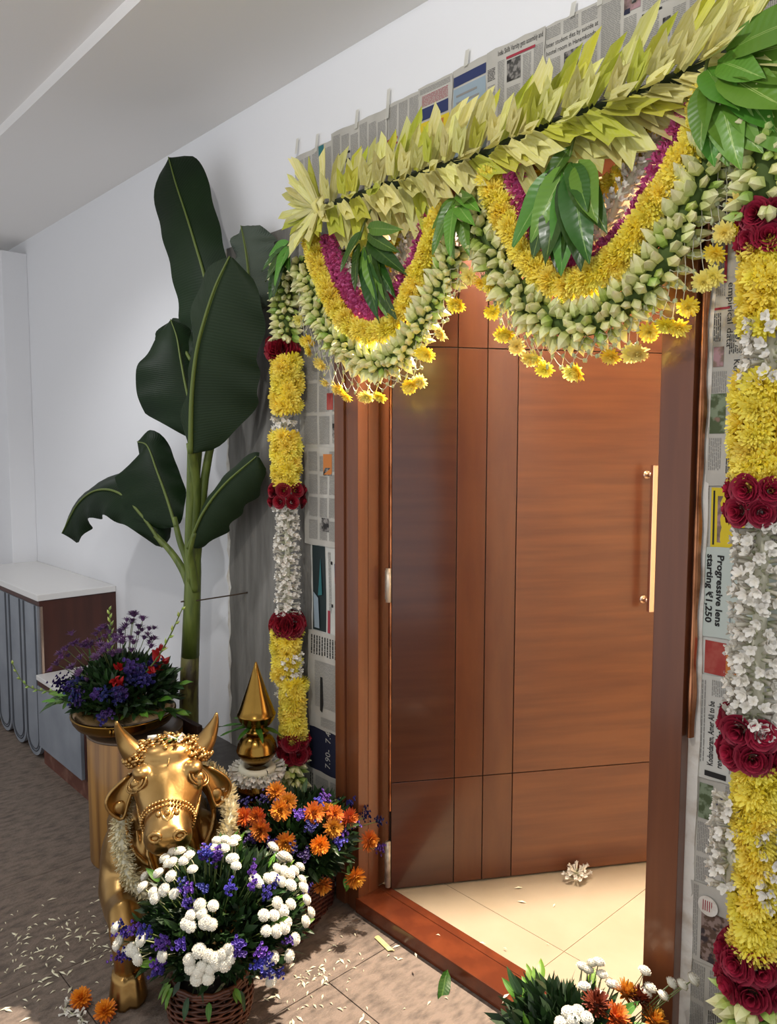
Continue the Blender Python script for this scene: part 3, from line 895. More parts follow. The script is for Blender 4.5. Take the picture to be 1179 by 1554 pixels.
def rose_mesh(name, mat, seed):
    """A rose of unit radius that faces +z: wrapped petals in a spiral."""
    r = random.Random(seed)
    b = MB()
    for k in range(15):
        a0 = k * 2.4
        R = 0.16 + 0.058 * k
        top = 0.62 - 0.042 * k
        bot = -0.35
        w = 1.15 if k > 2 else 1.7
        def fn(u, v):
            a = a0 + (u - 0.5) * 2 * w
            rr = R * (0.5 + 0.5 * v + 0.16 * v * v) * (1 + 0.05 * sin(3 * a + k))
            edge = 1 - 0.22 * abs(2 * u - 1) ** 2.5
            z = bot + (top - bot) * v * edge
            if v > 0.8: rr *= 1.08
            return Vector((rr * cos(a), rr * sin(a), z))
        b.grid(fn, 5, 3)
    return b.mesh(name, [mat])


ROSE = [rose_mesh('rose', M_rose, i) for i in range(2)]
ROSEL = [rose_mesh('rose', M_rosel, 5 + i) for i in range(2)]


def leaf_mesh(name, mat, w=0.13, bend=0.12, fold=0.25, seed=0, nv=8, wavy=0.02):
    """A pointed leaf of unit length along +z, its upper face towards -y."""
    b = MB()
    def fn(u, v):
        hw = w * (sin(pi * min(1, v * 1.02) ** 0.8) ** 0.75) * (1 - 0.25 * v) + 0.004
        x = (u - 0.5) * 2 * hw
        y = bend * v * v - abs(x) * fold + wavy * sin(9 * v + seed + (3 if u > .5 else 0)) * abs(u - 0.5) * 2
        return Vector((x + 0.03 * sin(2.5 * v + seed), y, v))
    b.grid(fn, 4, nv)
    b.tube([fn(0.5, v / 5) + Vector((0, 0.004, 0)) for v in range(6)], [0.011, 0.010, 0.009, 0.007, 0.005, 0.003], 4)
    return b.mesh(name, [mat])


MANGO = [leaf_mesh('leaf', M_mango, 0.13, 0.10, 0.3, i) for i in range(3)] + [leaf_mesh('leaf', M_mangol, 0.14, 0.14, 0.3, 5 + i) for i in range(2)]

FRONT = Vector((0, -1, 0))


def radial(c, t, th, front=FRONT):
    """The direction th round the tangent t; 0 faces the viewer's side of the wall."""
    f = (front - t * front.dot(t)).normalized()
    s = t.cross(f).normalized()
    return f * cos(th) + s * sin(th)


def strand(parent, name, pts, meshes, step, around, radius, size, spread=1.9, lean=0.0, inner=0.0, jitter=0.2, mx=300, sq=None):
    """Flowers set round a curve: rings every STEP, AROUND flowers over +-SPREAD, pointing outwards and leaning along it."""
    n = max(2, int(length(pts) / step))
    P = spline(pts, n)
    c = 0
    for i in range(n):
        t = (P[min(i + 1, n - 1)] - P[max(i - 1, 0)]).normalized()
        for k in range(around):
            if c >= mx: return
            th = 0 if around == 1 else -spread + 2 * spread * (k + (0.5 if i % 2 else 0.0) * 1.0) / (around - 0.5)
            th += GR.uniform(-jitter, jitter)
            d = radial(P[i], t, th)
            p = P[i] + d * (radius * (inner if inner else 0.6)) + jit(radius * 0.12)
            dd = (d + t * (lean + GR.uniform(-jitter, jitter)) + jit(jitter * 0.5)).normalized()
            sc = size * GR.uniform(0.85, 1.15)
            put(GR.choice(meshes), name, parent, basis(p, dd, None, sc if not sq else (sc * sq, sc * sq, sc)))
            c += 1


def core(parent, name, pts, r, mat, n=24, flat=1.0):
    b = MB(); b.tube(spline(pts, n), r, 8)
    return b.build(name, mat, parent)


def tufts(parent, name, pts, mat, count, radius, size, spread=2.0):
    """Tiny crumpled petals that cover a string: one part nobody could count."""
    P = spline(pts, 60)
    b = MB()
    for i in range(count):
        f = GR.uniform(0, 58.99); j = int(f)
        c = P[j].lerp(P[j + 1], f - j)
        t = (P[j + 1] - P[j]).normalized()
        d = radial(c, t, GR.uniform(-spread, spread))
        p = c + d * radius * GR.uniform(0.75, 1.05)
        dd = (d + jit(0.7)).normalized()
        petal(b, p, dd, (t + jit(0.6)).normalized(), size * GR.uniform(0.7, 1.3), size * 0.9, 0.3, 0, 0.8)
    return b.build(name, mat, parent, kind='stuff')


# ---------------------------------------------------------------- the two swags across the doorway
G1 = [(-2.226, 2.306), (-2.17, 2.223), (-2.118, 2.127), (-2.033, 2.036), (-1.917, 1.96), (-1.802, 1.926), (-1.701, 1.959), (-1.633, 2.024), (-1.574, 2.091), (-1.528, 2.153), (-1.491, 2.23)]
Y1 = [(-2.13, 2.36), (-2.102, 2.294), (-2.059, 2.203), (-1.987, 2.107), (-1.893, 2.044), (-1.799, 2.021), (-1.724, 2.038), (-1.664, 2.101), (-1.614, 2.175), (-1.572, 2.236), (-1.535, 2.32)]
P1 = [(-2.06, 2.37), (-2.05, 2.315), (-1.998, 2.227), (-1.925, 2.138), (-1.866, 2.093), (-1.792, 2.084), (-1.735, 2.124), (-1.683, 2.17), (-1.633, 2.225), (-1.59, 2.33)]
W1 = [(-2.086, 2.374), (-2.033, 2.278), (-1.949, 2.2), (-1.877, 2.174), (-1.814, 2.179), (-1.76, 2.219), (-1.725, 2.268), (-1.690, 2.38)]
I1 = [(-2.028, 2.364), (-1.943, 2.274), (-1.831, 2.244), (-1.801, 2.28), (-1.753, 2.316), (-1.727, 2.38)]
G2 = [(-1.42, 2.34), (-1.405, 2.282), (-1.355, 2.194), (-1.291, 2.094), (-1.211, 2.014), (-1.122, 1.97), (-1.03, 1.966), (-0.959, 1.999), (-0.901, 2.04), (-0.857, 2.084), (-0.828, 2.148), (-0.8, 2.199), (-0.772, 2.252), (-0.745, 2.31), (-0.73, 2.35)]
Y2 = [(-1.36, 2.38), (-1.322, 2.302), (-1.268, 2.209), (-1.206, 2.124), (-1.141, 2.074), (-1.071, 2.063), (-1.007, 2.077), (-0.945, 2.114), (-0.901, 2.171), (-0.863, 2.215), (-0.828, 2.262), (-0.8, 2.299), (-0.777, 2.34), (-0.765, 2.39)]
P2 = [(-1.285, 2.38), (-1.27, 2.326), (-1.233, 2.237), (-1.182, 2.16), (-1.101, 2.114), (-1.014, 2.123), (-0.952, 2.166), (-0.902, 2.226), (-0.871, 2.293), (-0.842, 2.33), (-0.815, 2.39)]
W2 = [(-1.26, 2.36), (-1.227, 2.255), (-1.179, 2.193), (-1.12, 2.16), (-1.06, 2.169), (-1.034, 2.209), (-1.005, 2.253), (-0.959, 2.302), (-0.90, 2.36)]
I2 = [(-1.227, 2.373), (-1.175, 2.319), (-1.126, 2.283), (-1.079, 2.285), (-1.02, 2.307), (-0.95, 2.375)]
PEND1 = [(-2.215, 2.113), (-2.178, 2.029), (-2.14, 1.994), (-2.092, 1.948), (-2.053, 1.89), (-2.0, 1.861), (-1.953, 1.838), (-1.876, 1.828), (-1.791, 1.824), (-1.664, 1.849), (-1.617, 1.862), (-1.593, 1.937), (-1.517, 1.986), (-1.472, 2.063), (-1.427, 2.129)]
PEND2 = [(-1.413, 2.127), (-1.368, 2.099), (-1.335, 2.029), (-1.302, 1.964), (-1.254, 1.929), (-1.213, 1.896), (-1.171, 1.861), (-1.091, 1.852), (-0.977, 1.878), (-0.93, 1.876), (-0.889, 1.923), (-0.84, 1.93), (-0.799, 1.971), (-0.762, 2.019), (-0.736, 2.069), (-0.718, 2.107), (-0.697, 2.165), (-0.686, 2.217)]


def net(parent, arc, pend, off, y, rows, cols):
    """Knotted threads with jasmine buds: starts OFF outside the arc, ends just above the pendant flowers."""
    A = spline(xz(arc, y), 80)
    B = spline(xz(pend, y - 0.01), 80)
    cx = sum(p.x for p in A) / len(A)
    node = {}
    b = MB()
    for c in range(cols):
        for r in range(rows + 1):
            f = (c + (0.5 if r % 2 else 0)) / cols * 78.5 + 0.2
            j = min(int(f), 78); t = f - int(f)
            a = A[j].lerp(A[j + 1], t)
            e = B[j].lerp(B[j + 1], t) + Vector((0, 0, 0.012))
            d = (e - a)
            st = off / max(d.length, 1e-3)
            p = a + d * (st + (1 - st) * (r / rows))
            node[c, r] = p + Vector((GR.uniform(-.003, .003), GR.uniform(-.006, .006), GR.uniform(-.003, .003)))
    for (c, r), p in node.items():
        if r < rows:
            for c2 in ((c, c - 1) if r % 2 == 0 else (c, c + 1)):
                q = node.get((c2, r + 1))
                if q is not None:
                    m = (p + q) / 2 + Vector((0, 0, -0.003))
                    b.tube([p, m, q], 0.0011, 3, cap=False)
        if r:
            for k in range(2):
                d = jit(1).normalized()
                b.ball(p + d * 0.003, (0.0042, 0.0042, 0.0060), 5, 4, 1)
    return b.build('jasmine_net', [M_thread, M_white], parent, kind='stuff')


def swag(name_label, G, Yc, Pc, Wc, Ic, pend, g_r, y_r, cols):
    x = sum(p[0] for p in G) / len(G)
    t = thing('flower_swag', (x, 0.0, 2.40), name_label, 'flower garland', 'flower swags across the doorway')
    core(t, 'green_string', xz(G, -0.055), g_r * 0.62, M_greencore, 40)
    strand(t, 'green_bud', xz(G, -0.055), BUD + BUD + BUDG[:1], 0.0225, 6, g_r, 0.031 + 0.36 * g_r, 1.75, 0.35, 0.62, 0.22, 300, sq=0.72)
    core(t, 'yellow_string', xz(Yc, -0.075), y_r * 0.55, M_yelcore, 40)
    strand(t, 'yellow_flower', xz(Yc, -0.075), YELLOW, 0.024, 3, y_r, 0.0275, 1.0, 0.0, 0.6, 0.3, 160)
    core(t, 'pink_string', xz(Pc, -0.06), 0.016, M_pink, 30)
    tufts(t, 'pink_strand', xz(Pc, -0.06), M_pink, 1800, 0.024, 0.012)
    core(t, 'white_string', xz(Wc, -0.02), 0.014, M_whitecore, 30)
    strand(t, 'white_flower', xz(Wc, -0.02), TUBE, 0.016, 4, 0.02, 0.034, 1.6, 0.7, 0.3, 0.3, 200)
    core(t, 'inner_yellow_string', xz(Ic, 0.0), 0.012, M_yelcore, 30)
    strand(t, 'yellow_flower', xz(Ic, 0.0), YELLOW, 0.026, 3, 0.02, 0.021, 1.2, 0.0, 0.6, 0.3, 80)
    net(t, G, pend, g_r * 0.75, -0.07, 4, cols)
    for i, p in enumerate(pend):
        P = Vector((p[0], -0.08, p[1]))
        for k in range(2 if i % 2 else 1):
            put(GR.choice(PALEYEL + YELLOW[:2]), 'pendant_flower', t, basis(P + Vector((k * 0.022, GR.uniform(-.01, .01), GR.uniform(-.006, .004))), Vector((GR.uniform(-.4, .4), -0.55, GR.uniform(-0.9, -0.2))), None, (0.023, 0.023, 0.019)))
    return t


swag('smaller swag of green buds, yellow and pink strings over the hinge side of the doorway', G1, Y1, P1, W1, I1, PEND1, 0.037, 0.026, 24)
swag('larger swag of green buds, yellow and pink strings over the handle side of the doorway', G2, Y2, P2, W2, I2, PEND2, 0.047, 0.030, 30)

# ---------------------------------------------------------------- palm leaf band above the swags
SPINE = [(-2.10, 2.468), (-1.655, 2.462), (-1.393, 2.455), (-1.117, 2.465), (-0.917, 2.462), (-0.735, 2.48)]
pb = thing('palm_leaf_garland', (-1.4, 0.0, 2.46), 'long band of folded pale green palm leaves nailed above the doorway', 'leaf garland')
b = MB(); b.tube(spline(xz(SPINE, -0.035), 40), 0.026, 8); b.build('wrapped_core', M_dark, pb)


def fold_mesh(name, mat, w, ends, opening, lift=0.0):
    """A palm strip folded along its rib, unit length along +z: two straight blades hinged on the rib and a turned-back inner fold.
    ends = (rib end, outer corner of one blade, of the other): a spear when the rib is longest, a fishtail when the corners are."""
    b = MB()
    rib, e1, e2 = ends
    for s, e in ((-1, e1), (1, e2)):
        out = Vector((s * w * cos(opening), -w * sin(opening), 0))
        vs = []
        for z, q in ((0.0, 0.72), (0.30, 0.98), (0.62, 1.0)):
            bow = Vector((0, -lift * z * z, 0))
            vs += [Vector((0, 0, z)) + bow, out * q + Vector((0, 0, z)) + bow]
        bow = Vector((0, -lift, 0))
        vs += [Vector((0, 0, rib)) + bow, out * 0.94 + Vector((0, 0, e)) + bow]
        b.add(vs, [[0, 1, 3, 2], [2, 3, 5, 4], [4, 5, 7, 6]])
        o2 = Vector((s * w * 0.5 * cos(opening * 0.3), -w * 0.5 * sin(opening * 0.3) - w * 0.45, 0))
        vs = [Vector((0, -0.02, 0.02)), o2 * 0.6 + Vector((0, 0, 0.02)), Vector((0, -w * 0.5, 0.40)), o2 + Vector((0, 0, 0.42)), Vector((0, -w * 0.5 - lift * 0.3, rib * 0.62)), o2 + Vector((0, -lift * 0.3, e * 0.70))]
        b.add(vs, [[0, 1, 3, 2], [2, 3, 5, 4]])
    return b.mesh(name, [mat])


UP = [fold_mesh('palm_leaf', m, w, en, o, 0.05) for m, w, en, o in ((M_palm, 0.11, (1.0, 0.76, 0.82), 0.7), (M_palmg, 0.10, (1.0, 0.70, 0.86), 0.6), (M_palm, 0.125, (0.92, 1.02, 0.78), 0.45), (M_palmg, 0.11, (0.96, 0.74, 0.80), 0.8), (M_palm, 0.10, (0.94, 0.78, 1.03), 0.6))]
DN = [fold_mesh('palm_leaf', m, w, en, o, 0.06) for m, w, en, o in ((M_palm, 0.18, (0.78, 1.03, 0.98), 0.4), (M_palmg, 0.16, (0.80, 1.05, 0.94), 0.3), (M_palm, 0.20, (0.76, 0.98, 1.04), 0.5), (M_palm, 0.15, (0.82, 1.04, 0.92), 0.7))]
SH = [fold_mesh('palm_leaf', m, 0.25, (0.74, 1.06, 1.0), o, 0.1) for m, o in ((M_palm, 0.4), (M_palmg, 0.6), (M_palm, 0.75))]
PR2 = random.Random(5)
N = 25
S = spline(xz(SPINE, -0.045), N)
for i, p in enumerate(S):
    f = i / (N - 1)
    if f < 0.04: continue
    for k in range(3):
        a = radians(55 - 14 * f + PR2.uniform(-6, 6) + (5, -3, -6)[k])
        d = Vector((cos(a), (-0.08, -0.26, -0.50)[k] + PR2.uniform(-.06, .06), sin(a)))
        L = (0.172 + 0.035 * f, 0.14 + 0.02 * f, 0.10)[k] * PR2.uniform(0.86, 1.1)
        put(PR2.choice(UP if k < 2 else SH), 'palm_leaf', pb, basis(p + Vector((PR2.uniform(-.012, .012) + 0.014 * k, -0.006 - 0.02 * k, 0.008)), d, Vector((0.7 + PR2.uniform(-.6, .5), -1, 0.0)), L))
    for k in range(3 if i % 2 else 2):
        a = radians(-64 + 22 * f + PR2.uniform(-9, 9) + (0, 12, 30)[k])
        d = Vector((cos(a), (-0.06, -0.24, -0.5)[k] + PR2.uniform(-.06, .06), sin(a)))
        L = (0.215, 0.165, 0.11)[k] * PR2.uniform(0.88, 1.12) * (0.94 + 0.14 * f)
        put(PR2.choice(DN if k < 2 else SH), 'palm_leaf', pb, basis(p + Vector((PR2.uniform(-.012, .012) + 0.008 * k, -0.006 - 0.022 * k, -0.012)), d, Vector((0.6 + PR2.uniform(-.5, .5), -1, 0.35)), L))
# the burst of leaves at the hinge end
c0 = Vector((-2.10, -0.055, 2.468))
for i in range(24):
    a = radians(72 + 250 * i / 23 + PR2.uniform(-5, 5))
    d = Vector((cos(a), -0.35 + PR2.uniform(-.2, .2), sin(a)))
    L = PR2.uniform(0.15, 0.19) * (0.85 if cos(a) < -0.6 and i % 2 else 1.0)
    put(PR2.choice(UP), 'palm_leaf', pb, basis(c0 + Vector((0.012 * cos(a), -0.01 * (i % 3), 0.012 * sin(a))), d, Vector((0.1, -1, 0.1)), L))
b = MB(); b.tube([c0 + Vector((0.0, -0.02, 0.03)), c0 + Vector((0.01, -0.05, 0)), c0 + Vector((0, -0.02, -0.03))], 0.012, 6, flat=0.5); b.tube([c0 + Vector((0.03, -0.02, 0.03)), c0 + Vector((0.045, -0.05, 0)), c0 + Vector((0.03, -0.02, -0.03))], 0.012, 6, flat=0.5)
b.build('binding_strip', M_palm, pb)

# ---------------------------------------------------------------- bunches of mango leaves
def bunch(label, stem, tips, size_w=1.0, y=-0.12, nrm=(0.2, -1, 0.25)):
    s0 = Vector((stem[0], y + 0.03, stem[1]))
    t = thing('mango_leaf_bunch', s0, label, 'leaf bunch', 'bunches of mango leaves hung on the doorway')
    b = MB(); b.tube([s0 + Vector((0, 0.03, 0.05)), s0, s0 + Vector((0.003, -0.02, -0.05))], [0.005, 0.004, 0.003], 5); b.build('twig', M_twig, t)
    for i, tp in enumerate(tips):
        e = Vector((tp[0], y - 0.03 + PR2.uniform(-0.03, 0.03) + (tp[2] if len(tp) > 2 else 0), tp[1]))
        st = s0 + Vector((0.002, -0.01, -0.02 - 0.008 * (i % 3)))
        d = e - st
        if d.length > 0.17: st = st + d * 0.18; d = e - st
        m = MANGO[i % 3] if i % 4 else MANGO[3 + i % 2]
        if size_w < 0: m = MANGO[3 + i % 2]
        L = d.length
        w = max(1.0, 0.16 / max(L, 0.05)) * abs(size_w)
        n = Vector(nrm) + jit(0.35)
        put(m, 'leaf', t, basis(st, d, n, (L * w, L, L)))


bunch('small mango leaf bunch at the outer end of the palm band', (-2.235, 2.40), [(-2.345, 2.343), (-2.36, 2.30), (-2.343, 2.187), (-2.27, 2.19), (-2.23, 2.23), (-2.30, 2.25), (-2.20, 2.27)], 1.1)
bunch('mango leaf bunch hanging inside the smaller swag', (-1.85, 2.357), [(-1.644, 2.295), (-1.629, 2.172), (-1.69, 2.11), (-1.677, 2.047), (-1.708, 2.061), (-1.75, 2.04), (-1.883, 2.214), (-1.835, 2.146), (-1.80, 2.12), (-1.66, 2.24)], 0.95)
bunch('mango leaf bunch hanging between the two swags', (-1.458, 2.37), [(-1.525, 2.276), (-1.50, 2.20), (-1.456, 2.185), (-1.413, 2.18), (-1.382, 2.182), (-1.340, 2.25), (-1.325, 2.285), (-1.36, 2.32)], -1.0)
bunch('large dark mango leaf bunch hanging inside the larger swag', (-1.087, 2.40), [(-1.215, 2.165), (-1.185, 2.13), (-1.124, 2.103), (-1.09, 2.085), (-1.064, 2.078), (-1.023, 2.076), (-0.985, 2.09), (-0.96, 2.15), (-0.965, 2.18), (-1.16, 2.19), (-1.10, 2.13), (-1.03, 2.11), (-1.14, 2.16), (-1.05, 2.15), (-1.0, 2.2), (-1.15, 2.25)], 1.35)
bunch('broad light green leaf spray at the far end of the palm band', (-0.765, 2.47), [(-0.74, 2.27), (-0.72, 2.24), (-0.70, 2.235), (-0.685, 2.26), (-0.66, 2.22), (-0.63, 2.24), (-0.60, 2.28), (-0.56, 2.30), (-0.53, 2.35), (-0.52, 2.42), (-0.50, 2.46), (-0.58, 2.47), (-0.62, 2.37), (-0.66, 2.33), (-0.55, 2.22)], -1.55, -0.12)
# ---------------------------------------------------------------- the two hanging garlands
def hanging(label, x, y, segs, rr, group='garlands hung beside the doorway'):
    t = thing('hanging_garland', (x, y, segs[0][3]), label, 'flower garland', group)
    zt, zb = max(s[3] for s in segs), min(s[4] for s in segs)
    b = MB(); b.tube([(x, y, zt), (x, y, (zt + zb) / 2), (x, y, zb)], 0.007, 6); b.build('string', M_thread, t)
    for kind, xc, w, z1, z0 in segs:
        pts = [Vector((xc, y, z1)), Vector((xc, y, (z1 + z0) / 2)), Vector((xc, y, z0))]
        if kind == 'green':
            core(t, 'green_string', pts, w * 0.6, M_greencore, 8)
            strand(t, 'green_bud', pts, BUD + BUDG, 0.021, 8, w, 0.026 + 0.3 * w, 2.3, 0.25, 0.62, 0.2, 200, sq=0.8)
        elif kind == 'yellow':
            core(t, 'yellow_string', pts, w * 0.55, M_yelcore, 8)
            strand(t, 'yellow_flower', pts, YELLOW, 0.022, 6, w, 0.45 * w + 0.011, 2.0, 0.0, 0.72, 0.25, 140)
        elif kind == 'white':
            core(t, 'white_string', pts, w * 0.3, M_whitecore, 8)
            strand(t, 'white_flower', pts, TUBE, 0.0155, 8, w, w * 0.6 + 0.014, 2.4, -0.12, 0.3, 0.3, 260, sq=1.1)
        else:
            n, m = 6, 2 if (z1 - z0) > 0.075 else 1
            R = (z1 - z0) / m * 0.60
            for j in range(m):
                for k in range(n):
                    th = -2.2 + 4.4 * k / (n - 1) + 0.3 * j
                    zc = z0 + (z1 - z0) * (j + 0.5) / m
                    d = radial(Vector((xc, y, zc)), Vector((0, 0, 1)), th)
                    p = Vector((xc, y, zc)) + d * max(w - R * 0.75, 0.01)
                    put(GR.choice(rr), 'rose', t, basis(p, d + jit(0.15), None, R * GR.uniform(0.95, 1.12)))
    return t


hanging('slender garland of yellow, white and red segments hung over the grey cladding', -2.353, -0.035, [
    ('green', -2.352, 0.042, 2.33, 2.065), ('rose', -2.372, 0.075, 2.06, 1.985),
    ('yellow', -2.347, 0.048, 1.975, 1.82), ('white', -2.36, 0.036, 1.84, 1.66), ('yellow', -2.352, 0.046, 1.70, 1.53),
    ('rose', -2.354, 0.079, 1.525, 1.445), ('white', -2.354, 0.037, 1.455, 1.03), ('rose', -2.353, 0.076, 1.035, 0.965),
    ('yellow', -2.364, 0.046, 0.965, 0.80), ('white', -2.335, 0.034, 0.87, 0.70), ('white', -2.378, 0.026, 0.85, 0.72), ('yellow', -2.322, 0.042, 0.77, 0.57),
    ('rose', -2.322, 0.072, 0.58, 0.48), ('green', -2.335, 0.048, 0.48, 0.24)], ROSE)
hanging('thick garland of yellow, white and red segments hung over the crumpled newspapers', -0.63, -0.06, [
    ('green', -0.645, 0.060, 2.36, 2.13), ('rose', -0.643, 0.068, 2.15, 2.055), ('yellow', -0.642, 0.041, 2.055, 1.91),
    ('white', -0.626, 0.050, 1.92, 1.78), ('yellow', -0.638, 0.048, 1.795, 1.60), ('rose', -0.635, 0.078, 1.60, 1.51),
    ('white', -0.626, 0.050, 1.53, 1.07), ('rose', -0.632, 0.078, 1.10, 0.995), ('yellow', -0.615, 0.040, 0.985, 0.83),
    ('white', -0.662, 0.040, 0.895, 0.71), ('white', -0.570, 0.038, 0.88, 0.70), ('yellow', -0.606, 0.042, 0.805, 0.605),
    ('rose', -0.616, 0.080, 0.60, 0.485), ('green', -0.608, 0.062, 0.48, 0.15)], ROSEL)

# ---------------------------------------------------------------- banana plant
M_ban = pm('banana_leaf_dark', '102609', 0.5, noise_=(3, '0B1C08', 0.35, 0.7), uvx=('5C7438', 0.010), wave=(420, 0.1), spec=0.2)
M_banu = pm('banana_leaf_underside', '1E2F17', 0.62, noise_=(3, '192712', 0.35, 0.7), uvx=('66783A', 0.014), wave=(420, 0.1), spec=0.25)
M_bang = pm('banana_leaf_dull', '475245', 0.6, uvx=('7C8660', 0.02), wave=(420, 0.25))
M_stem = pm('banana_stem', '6A7834', 0.45, noise_=(8, '4F5E25', 0.4, 0.65), stretch=(5, 5, 0.7))
M_stemb = pm('banana_stem_base', '6E6A34', 0.5, noise_=(7, '3A2F18', 0.48, 0.6), stretch=(4, 4, 1.2))
M_rib = pm('banana_midrib', '5F6E30', 0.5)
M_dkstring = pm('brown_string', '4A3B2D', 0.9)


def broad_leaf(b, rib, wl, wr, nrm, droop=0.25, wavy=0.012, nu=10, nv=36, tip=0.75, base=0.5, tears=()):
    """A banana leaf round the midrib RIB; wl, wr half widths; droop folds both halves away from NRM."""
    P = spline(rib, nv + 1)
    n0 = Vector(nrm).normalized()
    def fn(u, v):
        j = min(int(round(v * nv)), nv)
        t = (P[min(j + 1, nv)] - P[max(j - 1, 0)]).normalized()
        s = t.cross(n0).normalized()
        n = s.cross(t)
        q = (u - 0.5) * 2
        sh = (min(1, v / base) ** 0.55 if v < base else 1) * ((1 - ((v - tip) / (1 - tip)) ** 2.2) ** 0.5 if v > tip else 1)
        w = (wl if q < 0 else wr)
        w = w(v) if callable(w) else w
        w *= max(sh, 0.02)
        a = abs(q)
        for tv, ts, td in tears:
            if ts * q > 0: w *= 1 - td * math.exp(-((v - tv) / 0.012) ** 2)
        off = s * (q * w * cos(droop * a)) - n * (w * a * sin(droop * (0.4 + 0.6 * a))) + n * wavy * sin(26 * v + 3 * q + (1 if q > 0 else 0)) * a * a
        return P[j] + off
    b.grid(fn, nu, nv)
    return P


bp = thing('banana_plant', (-2.965, -0.13, 0), 'tall cut banana plant with dark green leaves leaning on the wall', 'plant')
Yb = -0.13
def leafpart(rib, wl, wr, nrm, mat, ribr=0.008, **k):
    b = MB(); P = broad_leaf(b, rib, wl, wr, nrm, **k)
    o = b.build('leaf', mat, bp)
    b = MB(); nn = Vector(nrm).normalized() * (-0.003)
    b.tube([p - nn for p in P], [ribr * (1 - 0.75 * i / len(P)) for i in range(len(P))], 6)
    b.build('midrib', M_rib, o)


V = lambda x, z, y=Yb: Vector((x, y, z))
CAMN = (0.85, -0.53, 0.05)
SIDE = (0.35, -0.93, 0.1)
# tall upright leaf
leafpart([V(-2.69, 2.08, -0.15), V(-2.69, 2.20, -0.15), V(-2.73, 2.33, -0.15), V(-2.80, 2.47, -0.15), V(-2.87, 2.60, -0.15), V(-2.95, 2.74, -0.15), V(-3.005, 2.855, -0.15)], lambda v: 0.20 - 0.05 * v, lambda v: 0.09 + 0.055 * v, SIDE, M_ban, tip=0.80, base=0.12, droop=0.2, wavy=0.006, tears=((0.985, 1, 0.5),))
# big leaf seen from below, in front
leafpart([V(-2.775, 1.64, -0.20), V(-2.72, 1.86, -0.22), V(-2.66, 2.02, -0.23), V(-2.60, 2.13, -0.23), V(-2.53, 2.25, -0.22), V(-2.46, 2.35, -0.20)], lambda v: 0.085 + 0.05 * sin(9 * v + 1), lambda v: 0.31 * (1 - 0.35 * v), SIDE, M_banu, base=0.34, tip=0.8, droop=0.35, wavy=0.012, ribr=0.012)
# drooping half hidden leaf
leafpart([V(-2.80, 1.70, -0.15), V(-2.85, 1.88, -0.17), V(-2.90, 2.02, -0.17), V(-2.95, 2.12, -0.16), V(-3.02, 2.20, -0.15)], lambda v: 0.13 + 0.09 * sin(pi * v), 0.13, CAMN, M_ban, base=0.3, tip=0.5, droop=0.4, wavy=0.01)
leafpart([V(-2.87, 2.02, -0.14), V(-3.0, 2.12, -0.13), V(-3.13, 2.15, -0.12), V(-3.24, 2.10, -0.12)], 0.12, 0.08, SIDE, M_ban, base=0.3, tip=0.5, droop=0.3)
# dull leaf behind, toward the swag
leafpart([V(-2.52, 2.18, -0.08), V(-2.54, 2.30, -0.07), V(-2.57, 2.40, -0.06), V(-2.62, 2.52, -0.05)], 0.10, 0.13, SIDE, M_bang, base=0.25, tip=0.5, droop=0.3, wavy=0.025)
# upright lower leaf with its outer half folded over
leafpart([V(-2.975, 1.33, -0.17), V(-3.03, 1.45, -0.18), V(-3.10, 1.57, -0.19), V(-3.18, 1.67, -0.19), V(-3.28, 1.69, -0.19)], lambda v: 0.21 * (1 - 0.1 * v), lambda v: 0.09, CAMN, M_ban, base=0.3, tip=0.66, droop=0.35, wavy=0.01)
# long drooping leaf towards the cabinets
leafpart([V(-3.03, 1.24, -0.20), V(-3.10, 1.36, -0.25), V(-3.24, 1.46, -0.29), V(-3.42, 1.47, -0.32), V(-3.60, 1.40, -0.34), V(-3.76, 1.25, -0.36)], lambda v: 0.12, lambda v: 0.20, (0.45, -0.65, 0.62), M_ban, base=0.35, tip=0.9, droop=0.55, wavy=0.02)
# short leaf towards the cladding
leafpart([V(-2.85, 1.25, -0.18), V(-2.74, 1.40, -0.17), V(-2.62, 1.52, -0.14), V(-2.47, 1.63, -0.09)], lambda v: 0.13, lambda v: 0.12, (0.2, -0.95, 0.2), M_banu, base=0.3, tip=0.7, droop=0.8, wavy=0.012)
